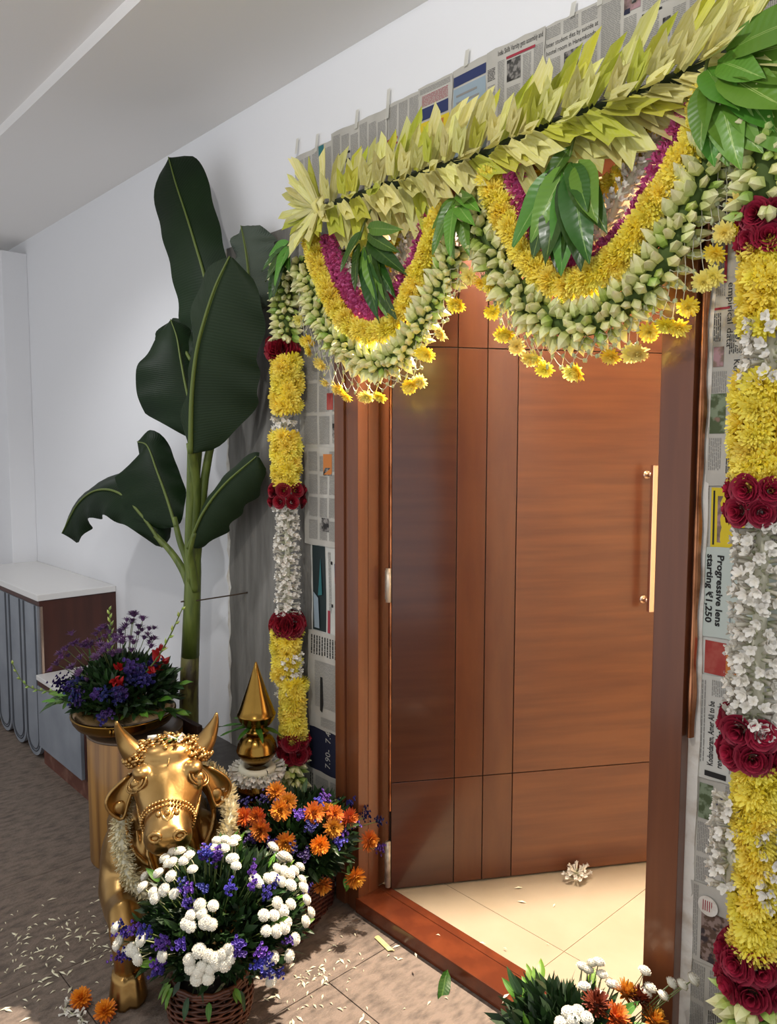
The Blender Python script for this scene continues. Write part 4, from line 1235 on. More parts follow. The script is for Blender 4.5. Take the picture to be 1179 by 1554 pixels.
# stem and leaf stalks
b = MB(); b.tube([V(-2.975, 0.0), V(-2.972, 0.4), V(-2.96, 0.64), V(-2.945, 0.78)], [0.045, 0.042, 0.040, 0.038], 14); b.build('stem', M_stemb, bp, label='brown blotched foot of the stem')
b = MB(); b.tube([V(-2.945, 0.77), V(-2.925, 0.95), V(-2.905, 1.14), V(-2.89, 1.24)], [0.0385, 0.036, 0.034, 0.026], 14); b.build('stem', M_stem, bp)
for pts, r0, r1 in (([V(-2.90, 1.08), V(-2.885, 1.25, -0.15), V(-2.85, 1.45, -0.16), V(-2.80, 1.66, -0.18)], 0.03, 0.022), ([V(-2.90, 1.10), V(-2.87, 1.30, -0.14), V(-2.83, 1.50, -0.15), V(-2.775, 1.68, -0.2)], 0.028, 0.02),
                    ([V(-2.91, 1.1), V(-2.90, 1.3, -0.13), V(-2.87, 1.55, -0.13), V(-2.80, 1.75, -0.14), V(-2.70, 2.10, -0.14)], 0.028, 0.014), ([V(-2.90, 1.1), V(-2.86, 1.35, -0.12), V(-2.80, 1.62, -0.11), V(-2.66, 1.95, -0.09), V(-2.52, 2.2, -0.07)], 0.024, 0.012),
                    ([V(-2.92, 1.05), V(-2.95, 1.14, -0.15), V(-3.0, 1.22, -0.18), V(-3.06, 1.29, -0.22)], 0.022, 0.012), ([V(-2.915, 1.06), V(-2.935, 1.18, -0.14), V(-2.96, 1.27, -0.16), V(-2.985, 1.37, -0.17)], 0.02, 0.012), ([V(-2.89, 1.06), V(-2.87, 1.16, -0.15), V(-2.85, 1.23, -0.17), V(-2.80, 1.32, -0.175)], 0.02, 0.011)):
    b = MB(); P = spline(pts, 14); b.tube(P, [r0 + (r1 - r0) * i / 13 for i in range(14)], 8, flat=0.8); b.build('leaf_stalk', M_stem, bp)
b = MB(); b.tube([(-2.975, -0.09, 1.01), (-2.93, -0.175, 1.015), (-2.885, -0.13, 1.02), (-2.80, 0.0, 1.04), (-2.76, 0.044, 1.05)], 0.003, 5); b.build('tie_string', M_dkstring, bp)

# ---------------------------------------------------------------- brass kalash tower
M_brass = pm('polished_brass', '9E7A3A', 0.2, metal=1.0, noise_=(6, '86642C', 0.4, 0.7))
K = (-2.325, -0.2)
kt = thing('brass_kalash_tower', (K[0], K[1], 0), 'tower of stacked brass pots with a pointed cone on top, behind the flower baskets', 'brass pots')
def lathe_part(name, prof, n=40):
    b = MB(); b.lathe(prof, n, 0, (K[0], K[1], 0)); return b.build(name, M_brass, kt)
lathe_part('cone', [(0.0, 0.888), (0.004, 0.885), (0.018, 0.84), (0.040, 0.775), (0.060, 0.72), (0.067, 0.70), (0.070, 0.697), (0.071, 0.692), (0.069, 0.689), (0.066, 0.678), (0.055, 0.660), (0.042, 0.650), (0.034, 0.647), (0.0, 0.646)])
lathe_part('neck', [(0.034, 0.648), (0.036, 0.640), (0.045, 0.636), (0.046, 0.630), (0.035, 0.622), (0.030, 0.618)])
POT = [(0.0, 0.0), (0.030, 0.002), (0.046, 0.014), (0.062, 0.034), (0.070, 0.050), (0.071, 0.056), (0.069, 0.060), (0.066, 0.078), (0.056, 0.098), (0.044, 0.110), (0.033, 0.114), (0.0, 0.115)]
lathe_part('pot', [(r * 1.05, 0.505 + z) for r, z in POT])
lathe_part('pot', [(r * 1.02, 0.362 + z * 1.05) for r, z in POT])
lathe_part('pot', [(r * 1.02, 0.21 + z * 1.33) for r, z in POT])
lathe_part('foot', [(0.0, 0.0), (0.064, 0.0), (0.064, 0.015), (0.055, 0.03), (0.042, 0.09), (0.042, 0.17), (0.058, 0.205), (0.045, 0.215), (0.0, 0.216)])
for i in range(7):
    a = radians(150 + 37 * i)
    d = Vector((cos(a), sin(a), GR.uniform(-0.12, 0.05)))
    put(MANGO[i % 3], 'leaf', kt, basis((K[0] + 0.02 * cos(a), K[1] + 0.02 * sin(a), 0.652), d, (0, 0, 1), (0.09, 0.11, 0.12)))
g = thing('flower_ring', (K[0], K[1], 0.47), 'white flower ring tied round the neck of the brass pots', 'flower garland')
M_cream = pm('cream_petals', 'E9E2C0', 0.6, trans=0.15, noise_=(60, 'DCD2A4', 0.4, 0.65))
ring = [(K[0] + 0.056 * cos(2 * pi * i / 16), K[1] + 0.056 * sin(2 * pi * i / 16), 0.488) for i in range(17)]
b = MB(); b.tube(ring, 0.014, 8, cap=False); b.build('string', M_whitecore, g)
for i in range(78):
    a = 2 * pi * i / 26 + 0.04 * (i % 3)
    k = i // 26
    d = Vector((cos(a), sin(a), (-0.95, -0.45, 0.1)[k] + GR.uniform(-.15, .15)))
    put(GR.choice(TUBE), 'white_flower', g, basis((K[0] + 0.052 * cos(a), K[1] + 0.052 * sin(a), 0.488 - 0.004 * k), d, None, (0.05, 0.05, 0.052)))

# ---------------------------------------------------------------- pedestal with the brass bowl
M_ped = pm('pedestal_veneer', 'A87A3C', 0.4, noise_=(3.0, '754E22', 0.42, 0.62), stretch=(9, 9, 0.25), coat=0.2)
M_pedtop = pm('pedestal_top', '6B5A4A', 0.35, noise_=(5, '5A4A3C', 0.4, 0.6))
M_peddark = pm('pedestal_dark_back', '2A1712', 0.5)
PX, PY, PZ, PRD = -2.94, -0.385, 0.525, 0.187
pd = thing('pedestal', (PX, PY, 0), 'round wooden pedestal with vertical grain under the bowl of purple flowers', 'pedestal')
b = MB(); b.lathe([(PRD - 0.003, 0.0), (PRD, 0.003), (PRD, PZ - 0.012), (PRD - 0.002, PZ - 0.01)], 56, 0, (PX, PY, 0)); b.build('drum', M_ped, pd)
b = MB(); b.lathe([(PRD - 0.002, PZ - 0.012), (PRD + 0.002, PZ - 0.008), (PRD + 0.002, PZ - 0.002), (PRD - 0.002, PZ), (0.0, PZ)], 56, 0, (PX, PY, 0)); b.build('top', M_pedtop, pd)
b = MB(); b.box((PX - 0.10, PY + 0.176, 0.0), (PX + 0.19, PY + 0.20, PZ + 0.006), bev=0.004); b.build('back_board', M_peddark, pd)
BX, BY, BZ = -2.955, -0.425, PZ + 0.001
bw = thing('brass_bowl', (BX, BY, BZ), 'wide shallow brass bowl standing on the wooden pedestal', 'bowl')
b = MB(); b.lathe([(0.0, 0.0), (0.10, 0.0), (0.15, 0.012), (0.185, 0.03), (0.198, 0.05), (0.20, 0.062), (0.205, 0.068), (0.205, 0.074), (0.192, 0.074), (0.185, 0.06), (0.14, 0.02), (0.0, 0.012)], 56, 0, (BX, BY, BZ)); b.build('body', M_brass, bw)
for a in (-0.6, 2.5):
    b = MB(); c = Vector((BX + 0.2 * cos(a), BY + 0.2 * sin(a), BZ + 0.055)); s = Vector((-sin(a), cos(a), 0))
    for k in range(3): b.tube([c + s * (0.012 * (k - 1)) + Vector((0, 0, -0.014)), c + s * (0.012 * (k - 1)) + Vector((0.008 * cos(a), 0.008 * sin(a), 0)), c + s * (0.012 * (k - 1)) + Vector((0, 0, 0.014))], 0.005, 6)
    b.build('ornament', M_brass, bw)
# ---------------------------------------------------------------- the gilded bull
M_gold = pm('gilded_paint', 'B8935C', 0.34, metal=1.0, noise_=(7, 'A07E4A', 0.4, 0.65), bump=(24, 0.12))
M_goldd = pm('gilded_relief', 'C09A60', 0.34, metal=1.0, bump=(70, 0.25))
BO = Vector((-2.424, -0.523, 0.0))
BR = Matrix.Translation(BO) @ Matrix.Rotation(radians(-18), 4, 'Z')
bull = thing('bull_statue', BO, 'gilded statue of a lying bull with raised horns and a bridle, facing the visitor', 'statue')


def loft(b, rings, n=18):
    """rings = (centre, right, up, half width, half height[, squareness])."""
    vs = []
    for c, rt, up, ru, rv in rings:
        c, rt, up = Vector(c), Vector(rt).normalized(), Vector(up).normalized()
        for k in range(n):
            th = 2 * pi * k / n
            vs.append(BR @ (c + rt * cos(th) * ru + up * sin(th) * rv))
    m = len(rings)
    fs = [[i * n + k, i * n + (k + 1) % n, (i + 1) * n + (k + 1) % n, (i + 1) * n + k] for i in range(m - 1) for k in range(n)]
    fs += [list(range(n))[::-1], [(m - 1) * n + k for k in range(n)]]
    b.add(vs, fs, 0, True)


def limb(b, pts, n=12):
    """pts = (point, half width across, half depth)."""
    P = [Vector(p[0]) for p in pts]
    rings = []
    for i, p in enumerate(P):
        t = (P[min(i + 1, len(P) - 1)] - P[max(i - 1, 0)]).normalized()
        rt = Vector((0, 1, 0)); rt = (rt - t * rt.dot(t)).normalized()
        rings.append((p, rt, t.cross(rt), pts[i][1], pts[i][2]))
    loft(b, rings, n)


def bb(b, c, r): 
    m = MB(); m.ball((0, 0, 0), r, 16, 10)
    b.add([BR @ (Vector(c) + p) for p in m.v], m.f, 0, True)


Y = Vector((0, 1, 0))
b = MB()
# trunk, chest, hump
limb(b, [((-0.25, 0, 0.17), 0.06, 0.08), ((-0.225, 0, 0.20), 0.13, 0.15), ((-0.14, 0, 0.23), 0.17, 0.20), ((-0.02, 0, 0.25), 0.18, 0.22), ((0.09, 0, 0.27), 0.165, 0.22), ((0.17, 0, 0.29), 0.13, 0.19), ((0.22, 0, 0.30), 0.08, 0.13)], 24)
bb(b, (-0.03, 0, 0.46), (0.12, 0.085, 0.09))
bb(b, (0.08, -0.135, 0.28), (0.12, 0.08, 0.16)); bb(b, (0.10, 0.115, 0.27), (0.10, 0.075, 0.15))
# neck and dewlap
limb(b, [((0.02, 0, 0.40), 0.12, 0.15), ((0.09, 0, 0.49), 0.105, 0.13), ((0.15, 0, 0.56), 0.095, 0.11), ((0.20, 0, 0.60), 0.085, 0.09)], 20)
limb(b, [((0.30, 0, 0.425), 0.018, 0.03), ((0.27, 0, 0.36), 0.022, 0.06), ((0.25, 0, 0.28), 0.03, 0.08), ((0.21, 0, 0.19), 0.03, 0.08), ((0.17, 0, 0.11), 0.02, 0.05)], 12)
# head: rings along the axis from poll to muzzle
HR = Matrix.Rotation(radians(-10), 3, 'Z')                     # the head is turned a little to its right
HA = HR @ Vector((cos(radians(-36)), 0, sin(radians(-36))))  # axis, poll to muzzle
HU = HR @ Vector((sin(radians(36)), 0, cos(radians(36))))    # out of the forehead
Y = HR @ Y
HP = Vector((0.195, -0.008, 0.682))
HS = 0.88
def hd(t, up=0.0, side=0.0): return HP + HA * t * HS + HU * up + Y * side
loft(b, [(hd(-0.055, -0.055), Y, HU, 0.045, 0.04), (hd(-0.035, -0.05), Y, HU, 0.085, 0.065), (hd(0.0, -0.052), Y, HU, 0.104, 0.080), (hd(0.05, -0.055), Y, HU, 0.112, 0.086), (hd(0.095, -0.058), Y, HU, 0.112, 0.086),
         (hd(0.14, -0.062), Y, HU, 0.100, 0.080), (hd(0.185, -0.062), Y, HU, 0.083, 0.072), (hd(0.225, -0.058), Y, HU, 0.072, 0.066), (hd(0.262, -0.052), Y, HU, 0.070, 0.066), (hd(0.298, -0.05), Y, HU, 0.073, 0.064), (hd(0.325, -0.052), Y, HU, 0.064, 0.054), (hd(0.342, -0.054), Y, HU, 0.040, 0.032)], 24)
bb(b, hd(0.05, -0.105), (0.075, 0.085, 0.07))                  # jaw angle
limb(b, [(hd(0.10, -0.13), 0.075, 0.03), (hd(0.20, -0.115), 0.055, 0.028), (hd(0.29, -0.10), 0.048, 0.026)], 12)   # lower jaw
for s in (-1, 1):
    bb(b, hd(0.076, 0.008, s * 0.080), (0.034, 0.030, 0.022))     # brow
    bb(b, hd(0.115, -0.022, s * 0.094), (0.026, 0.018, 0.028))    # orbit
    bb(b, hd(0.18, -0.07, s * 0.062), (0.04, 0.025, 0.035))       # cheek
    bb(b, hd(0.312, -0.012, s * 0.034), (0.024, 0.024, 0.019))    # nostril wing
bb(b, hd(0.005, 0.002), (0.06, 0.085, 0.04))                     # poll
limb(b, [(hd(0.08, 0.016), 0.030, 0.012), (hd(0.14, 0.008), 0.026, 0.012), (hd(0.20, 0.004), 0.022, 0.010), (hd(0.25, 0.004), 0.018, 0.008)], 10)   # nose bridge
# raised foreleg and folded legs
limb(b, [((0.06, -0.13, 0.30), 0.085, 0.11), ((0.14, -0.155, 0.22), 0.075, 0.09), ((0.24, -0.165, 0.215), 0.055, 0.06), ((0.315, -0.165, 0.235), 0.05, 0.055), ((0.35, -0.165, 0.215), 0.05, 0.05), ((0.352, -0.165, 0.16), 0.042, 0.045), ((0.345, -0.165, 0.10), 0.038, 0.040), ((0.345, -0.165, 0.085), 0.040, 0.044)], 16)
limb(b, [((0.05, 0.13, 0.26), 0.08, 0.10), ((0.15, 0.15, 0.14), 0.07, 0.07), ((0.27, 0.15, 0.075), 0.055, 0.06), ((0.33, 0.14, 0.06), 0.045, 0.05), ((0.28, 0.11, 0.04), 0.04, 0.04), ((0.18, 0.09, 0.035), 0.034, 0.035)], 14)
for s in (-1, 1):
    bb(b, (-0.13, s * 0.13, 0.17), (0.12, 0.075, 0.15))
    limb(b, [((-0.14, s * 0.15, 0.11), 0.06, 0.08), ((-0.06, s * 0.165, 0.07), 0.045, 0.055), ((0.0, s * 0.16, 0.04), 0.035, 0.04)], 12)
# neck folds
for k in range(4):
    limb(b, [((0.20 - 0.05 * k, -0.085 - 0.022 * k, 0.44 - 0.015 * k), 0.008, 0.010), ((0.22 - 0.04 * k, -0.08 - 0.02 * k, 0.36 - 0.02 * k), 0.010, 0.012), ((0.245 - 0.03 * k, -0.055 - 0.015 * k, 0.28 - 0.025 * k), 0.008, 0.010)], 8)
rough = b.build('rough', M_gold)
md = rough.modifiers.new('join', 'REMESH'); md.mode = 'VOXEL'; md.voxel_size = 0.0065; md.use_smooth_shade = True
sm = rough.modifiers.new('soft', 'SMOOTH'); sm.factor = 0.5; sm.iterations = 9
me = bpy.data.meshes.new_from_object(rough.evaluated_get(bpy.context.evaluated_depsgraph_get()))
bpy.data.objects.remove(rough)
me.transform(Matrix.Translation(-BO))
for p in me.polygons: p.use_smooth = True
me.materials.clear(); me.materials.append(M_gold)
body = bpy.data.objects.new('body', me); COL.objects.link(body); body.parent = bull; WL['body'] = WL[bull.name]

def gp(name, fn, mat=None, label=None, parent=None):
    b = MB(); fn(b); b.v = [BR @ p for p in b.v]
    return b.build(name, mat or M_gold, parent or bull, label=label)

# hooves
def hoof(b):
    b.lathe([(0.0, 0.001), (0.053, 0.001), (0.056, 0.012), (0.052, 0.04), (0.047, 0.07), (0.044, 0.088), (0.0, 0.09)], 20)
    b.v = [Vector((0.350 + p.x * 1.05 + 0.012 * (1 - p.z / 0.09) - (0.012 if abs(p.y) < 0.008 and p.x > 0.03 else 0), -0.165 + p.y, p.z)) for p in b.v]
gp('hoof', hoof)
for s in (-1, 1):
    def horn(b, s=s):
        P = spline([hd(-0.01, -0.03, s * 0.088), hd(-0.03, 0.0, s * 0.118), hd(-0.052, 0.03, s * 0.137), hd(-0.066, 0.065, s * 0.150), hd(-0.076, 0.095, s * 0.155)], 16)
        b.tube(P, [0.038 * (1 - (i / 15) ** 1.2) + 0.004 for i in range(16)], 14)
    gp('horn', horn)
    def hornband(b, s=s):
        c = hd(-0.018, -0.018, s * 0.100)
        for j in range(3):
            for k in range(14):
                th = 2 * pi * k / 14
                ax = (hd(-0.03, 0.0, s * 0.118) - hd(-0.01, -0.03, s * 0.088)).normalized()
                u = ax.orthogonal().normalized(); w = ax.cross(u)
                b.ball(c + ax * (0.012 * (j - 1)) + (u * cos(th) + w * sin(th)) * 0.041, 0.0075, 6, 5)
    gp('horn_band', hornband, M_goldd)
    def ear(b, s=s):
        c0 = hd(0.03, -0.06, s * 0.105)
        tip = c0 + Vector((0.005, s * 0.045, -0.135))
        def f(u, v):
            p = c0.lerp(tip, v) + Vector((0, s * 0.03 * sin(pi * v), 0))
            w = 0.036 * sin(pi * (0.12 + 0.86 * v)) ** 0.7
            a = (u - 0.5) * 2
            return p + Vector((-0.012 + 0.020 * a * a + 0.01, a * w, 0))
        b.grid(f, 8, 10)
        def f2(u, v): return f(u, v) + Vector((-0.010, 0, 0))
        b.grid(f2, 8, 10)
        rim = [f(0, i / 12) + Vector((-0.004, 0, 0)) for i in range(13)] + [f(1, 1 - i / 12) + Vector((-0.004, 0, 0)) for i in range(13)]
        b.tube(rim, 0.006, 6)
        b.ball(tip + Vector((0.003, 0, 0.03)), (0.008, 0.024, 0.024), 10, 8)
    gp('ear', ear)
    def eye(b, s=s): b.ball(hd(0.108, -0.008, s * 0.096), (0.017, 0.017, 0.017), 14, 10)
    e = gp('eye', eye)
    def lid(b, s=s):
        c = hd(0.108, -0.003, s * 0.100)
        n = (HU * 0.72 + Y * s * 0.62 + HA * 0.15).normalized(); u = (HA - n * HA.dot(n)).normalized(); w = n.cross(u)
        for q, rr in ((1.0, 0.0042), (1.45, 0.0032)):
            b.tube([c + (u * cos(t) * 0.019 + w * sin(t) * 0.027) * q - n * 0.006 * q for t in [2 * pi * k / 20 for k in range(21)]], rr, 6)
    gp('eyelid', lid)
    def nostril(b, s=s):
        c = hd(0.326, 0.006, s * 0.036); n = (HA * 0.75 + HU * 0.6 + Y * s * 0.25).normalized(); u = Y - n * Y.dot(n); u.normalize(); w = n.cross(u)
        b.tube([c + u * cos(t) * 0.017 + w * sin(t) * 0.013 for t in [2 * pi * k / 16 for k in range(17)]], 0.0058, 8)
    gp('nostril', nostril)
def mouth(b):
    b.tube(spline([hd(0.24, -0.095, -0.066), hd(0.305, -0.085, -0.058), hd(0.338, -0.076, -0.03), hd(0.345, -0.072, 0), hd(0.338, -0.076, 0.03), hd(0.305, -0.085, 0.058), hd(0.24, -0.095, 0.066)], 24), 0.005, 6)
gp('mouth', mouth)
# bridle: bead strings round the nose and along the cheeks
def beads(b, pts, n, r):
    for p in spline(pts, n): b.ball(p, r, 7, 5)
def noseband(b):
    for t0 in (0.205, 0.222):
        beads(b, [hd(t0 + 0.035, -0.10, -0.062), hd(t0 + 0.015, -0.05, -0.080), hd(t0, -0.004, -0.056), hd(t0 - 0.006, 0.014, 0.0), hd(t0, -0.004, 0.056), hd(t0 + 0.015, -0.05, 0.080), hd(t0 + 0.035, -0.10, 0.062)], 34, 0.0048)
gp('noseband', noseband, M_goldd)
for s in (-1, 1):
    def cheek(b, s=s):
        for o in (0, 0.013): beads(b, [hd(0.222, -0.05 - o, s * 0.082), hd(0.16, -0.085 - o, s * 0.092), hd(0.09, -0.11 - o, s * 0.100), hd(0.03, -0.11 - o, s * 0.10)], 22, 0.0048)
    gp('cheek_strap', cheek, M_goldd)
def crest(b):
    r = random.Random(4)
    for k in range(80):
        a = k / 79
        x = (a - 0.5) * 0.215
        c = hd(-0.040 + 0.020 * (k % 4) + abs(x) * 0.12, 0.036 - abs(x) * 0.36, x)
        pts = [c + Vector((0.012 * cos(t + k), 0.011 * sin(t + k), 0.003 * t)) for t in (0, 1.2, 2.4, 3.6, 4.8)]
        b.tube([p for p in pts], 0.0048, 5)
    for k in range(9):
        b.ball(hd(0.035 + 0.0 * k, 0.032 - abs(k - 4) * 0.008, (k - 4) * 0.021), 0.0075, 7, 5)
    b.tube(spline([hd(0.03, 0.034, 0), hd(0.055, 0.036, 0.004), hd(0.08, 0.034, 0)], 6), [0.012, 0.010, 0.004, 0.004, 0.003, 0.002], 7)
gp('forehead_ornament', crest, M_goldd)
def plate(b):
    for k in range(3): b.ball(hd(0.243, 0.012 - abs(k - 1) * 0.006, (k - 1) * 0.026), (0.012, 0.010, 0.010), 8, 6)
    b.tube([hd(0.232, 0.014, -0.02), hd(0.262, 0.012, -0.012), hd(0.275, 0.010, 0), hd(0.262, 0.012, 0.012), hd(0.232, 0.014, 0.02)], 0.005, 6)
gp('nose_ornament', plate, M_goldd)
# covering cloth over the back, edged with beads, and neck ropes
def cloth(b):
    def f(u, v):
        a = radians(-38 + 256 * u)
        x = -0.205 + 0.22 * v
        ry = 0.142 + 0.042 * sin(pi * min(1, (v * 0.8 + 0.2))); rz = 0.20 + 0.04 * sin(pi * min(1, v * 0.8 + .2))
        hump = 0.055 * math.exp(-((a - pi / 2) / 0.45) ** 2) * math.exp(-((x + 0.03) / 0.11) ** 2)
        return Vector((x - 0.03 * cos(2 * a) * 0, (ry + 0.006 * sin(14 * a + 3 * v)) * cos(a), 0.24 + (rz + hump + 0.012) * sin(a)))
    b.grid(f, 44, 12)
gp('cloth', cloth, M_gold)
def hem(b):
    for k in range(70):
        a = radians(-38 + 256 * k / 69); x = 0.018
        hump = 0.055 * math.exp(-((a - pi / 2) / 0.45) ** 2) * math.exp(-((x + 0.03) / 0.11) ** 2)
        b.ball((x, 0.168 * cos(a), 0.24 + (0.212 + hump) * sin(a)), 0.0085, 7, 5)
gp('cloth_hem', hem, M_goldd)
for k, (x0, r0, z0) in enumerate(((0.075, 0.150, 0.43), (0.095, 0.146, 0.45), (0.115, 0.142, 0.47))):
    def rope(b, x0=x0, r0=r0, z0=z0):
        b.tube([(x0 + 0.10 * (1 - sin(a)) * 0.5, r0 * cos(a), z0 + 0.15 * sin(a) - 0.02) for a in [2 * pi * i / 30 for i in range(31)]], 0.0085, 7)
    gp('neck_rope', rope, M_goldd)

# ---------------------------------------------------------------- what lies on the bull
M_creamp = pm('cream_petal', 'EFE6C8', 0.6, trans=0.2, noise_=(40, 'E2D6AC', 0.4, 0.65))
ng = thing('flower_garland', BR @ Vector((0.2, 0, 0.3)), 'thick cream flower garland hung round the neck of the gilded bull', 'flower garland')
loop = [BR @ Vector(p) for p in [(0.10, 0.0, 0.60), (0.11, -0.105, 0.56), (0.15, -0.15, 0.47), (0.20, -0.155, 0.37), (0.26, -0.115, 0.28), (0.29, -0.04, 0.225), (0.30, 0.05, 0.25), (0.285, 0.13, 0.34), (0.24, 0.18, 0.44), (0.17, 0.175, 0.53), (0.11, 0.11, 0.58), (0.10, 0.0, 0.60)]]
b = MB(); b.tube(spline(loop, 60), 0.018, 8); b.build('string', M_whitecore, ng)
P = spline(loop, 61)
for q in range(4):
    b = MB()
    for i in range(60):
        t = (P[i + 1] - P[i]).normalized(); u = t.orthogonal().normalized(); w = t.cross(u)
        for k in range(17):
            th = GR.uniform(0, 2 * pi)
            d = (u * cos(th) + w * sin(th) + t * GR.uniform(-0.5, 0.7)).normalized()
            petal(b, P[i].lerp(P[i + 1], GR.random()) + d * 0.012, d, (t + jit(0.5)).normalized(), GR.uniform(0.018, 0.028), 0.0075, 0.3, 0, 0.7)
    b.build('petal_fringe', M_creamp, ng, kind='stuff')
o = thing('leaf_sprig', BR @ hd(-0.02, 0.05, 0.02), 'small green leaf sprig with white buds lying on the head of the gilded bull', 'leaves')
for k in range(6):
    a = 2 * pi * k / 6
    put(MANGO[k % 3], 'leaf', o, basis(BR @ hd(-0.02, 0.045, 0.02), Vector((cos(a), sin(a), 0.15)), (0, 0, 1), (0.04, 0.04, 0.038)))
for k in range(4): put(TUBE[k % 3], 'white_flower', o, basis(BR @ hd(-0.015, 0.048, 0.03), Vector((cos(k * 2), sin(k * 2), 0.3)), None, 0.03))
b = MB(); b.tube([BR @ hd(-0.045, 0.028, -0.062), BR @ hd(-0.045, 0.030, -0.022)], 0.009, 8)
b.tube([BR @ hd(-0.045, 0.030, -0.030), BR @ hd(-0.045, 0.030, -0.026)], 0.0095, 8, 1)
b.build('paper_roll', [M_paper2, M_twig], label='small white paper roll lying on the head of the gilded bull', cat='paper')
# ---------------------------------------------------------------- flower baskets and the bowl of flowers
WHITE1 = [(-2.035, -0.686, 0.463), (-1.994, -0.685, 0.482), (-2.028, -0.713, 0.456), (-1.971, -0.729, 0.471), (-1.962, -0.723, 0.476), (-1.928, -0.688, 0.496), (-1.925, -0.706, 0.489), (-1.87, -0.709, 0.488), (-1.972, -0.76, 0.453), (-1.912, -0.753, 0.468), (-2.071, -0.755, 0.4), (-2.01, -0.791, 0.408), (-1.895, -0.782, 0.447), (-1.855, -0.773, 0.45), (-1.931, -0.798, 0.431), (-1.904, -0.804, 0.428), (-1.896, -0.629, 0.509), (-1.875, -0.608, 0.509), (-1.775, -0.74, 0.442), (-1.749, -0.715, 0.44), (-1.756, -0.745, 0.427), (-1.775, -0.766, 0.423), (-1.773, -0.781, 0.408), (-1.76, -0.776, 0.403), (-1.738, -0.745, 0.412), (-1.724, -0.734, 0.407), (-1.731, -0.797, 0.335), (-1.719, -0.775, 0.356), (-1.7, -0.76, 0.346), (-1.724, -0.798, 0.317), (-1.704, -0.776, 0.322), (-1.708, -0.785, 0.308), (-1.709, -0.789, 0.291), (-1.69, -0.767, 0.293), (-1.689, -0.761, 0.315), (-1.687, -0.748, 0.338), (-1.682, -0.747, 0.325), (-1.679, -0.731, 0.345), (-1.675, -0.715, 0.354), (-1.67, -0.729, 0.321), (-1.667, -0.716, 0.333), (-1.882, -0.857, 0.343), (-1.796, -0.839, 0.333), (-2.014, -0.86, 0.277), (-2.036, -0.861, 0.304), (-2.011, -0.871, 0.269), (-1.924, -0.867, 0.299), (-1.994, -0.854, 0.254), (-1.898, -0.867, 0.305), (-1.881, -0.868, 0.295), (-1.928, -0.598, 0.509), (-1.918, -0.578, 0.509), (-1.903, -0.551, 0.506), (-1.885, -0.572, 0.508), (-1.896, -0.629, 0.509), (-1.875, -0.607, 0.509), (-1.824, -0.609, 0.5), (-1.797, -0.614, 0.492), (-1.814, -0.443, 0.449), (-1.762, -0.5, 0.456), (-1.753, -0.483, 0.443), (-1.751, -0.465, 0.43), (-1.822, -0.377, 0.387), (-1.769, -0.436, 0.421), (-1.726, -0.51, 0.435), (-1.756, -0.418, 0.392), (-1.733, -0.431, 0.383), (-1.721, -0.483, 0.416), (-1.737, -0.548, 0.455), (-1.685, -0.554, 0.409), (-1.683, -0.51, 0.388), (-1.672, -0.544, 0.388), (-1.668, -0.576, 0.391), (-1.674, -0.605, 0.401), (-1.657, -0.54, 0.361), (-1.649, -0.582, 0.358), (-1.651, -0.555, 0.355), (-1.654, -0.611, 0.369), (-1.71, -0.436, 0.358), (-1.743, -0.587, 0.465), (-1.733, -0.583, 0.458), (-2.047, -0.677, 0.459), (-1.988, -0.685, 0.484)]
PURP1 = [(-1.847, -0.748, 0.465), (-1.825, -0.744, 0.461), (-1.8, -0.715, 0.468), (-1.798, -0.759, 0.442), (-2.031, -0.844, 0.303), (-2.002, -0.847, 0.303), (-1.919, -0.853, 0.353), (-1.874, -0.847, 0.365), (-1.813, -0.832, 0.365), (-1.799, -0.83, 0.357), (-1.76, -0.804, 0.366), (-1.803, -0.848, 0.311), (-1.801, -0.85, 0.294), (-1.895, -0.659, 0.504), (-1.872, -0.655, 0.504), (-1.856, -0.639, 0.504), (-1.991, -0.869, 0.247), (-1.944, -0.866, 0.278), (-1.892, -0.656, 0.505), (-1.854, -0.645, 0.503), (-1.767, -0.579, 0.478), (-1.732, -0.598, 0.458), (-1.707, -0.575, 0.437), (-1.668, -0.69, 0.363), (-1.659, -0.692, 0.341), (-1.642, -0.638, 0.331), (-1.634, -0.622, 0.308), (-1.631, -0.624, 0.279), (-1.638, -0.655, 0.303), (-1.751, -0.661, 0.462)]
ORA2 = [(-2.123, -0.385, 0.438), (-2.076, -0.364, 0.449), (-2.029, -0.302, 0.468), (-2.038, -0.269, 0.48), (-2.108, -0.267, 0.493), (-1.961, -0.218, 0.455), (-1.94, -0.146, 0.434), (-1.937, -0.086, 0.401), (-1.91, -0.176, 0.409), (-1.895, -0.243, 0.379), (-1.951, -0.337, 0.398), (-2.033, -0.377, 0.424), (-2.136, -0.423, 0.393), (-1.915, -0.015, 0.305), (-1.938, -0.202, 0.21), (-1.877, -0.111, 0.226), (-2.061, -0.43, 0.34)]
PURP2 = [(-2.164, -0.348, 0.462), (-2.116, -0.311, 0.48), (-2.05, -0.303, 0.474), (-2.007, -0.021, 0.406), (-1.991, 0.021, 0.379), (-1.966, 0.018, 0.36), (-1.925, 0.043, 0.352), (-1.928, -0.076, 0.378), (-1.937, -0.253, 0.431), (-1.906, -0.298, 0.362), (-1.934, -0.329, 0.384), (-1.981, -0.367, 0.397), (-1.873, -0.004, 0.289), (-1.984, -0.184, 0.468), (-1.98, -0.263, 0.459), (-2.048, -0.403, 0.401)]
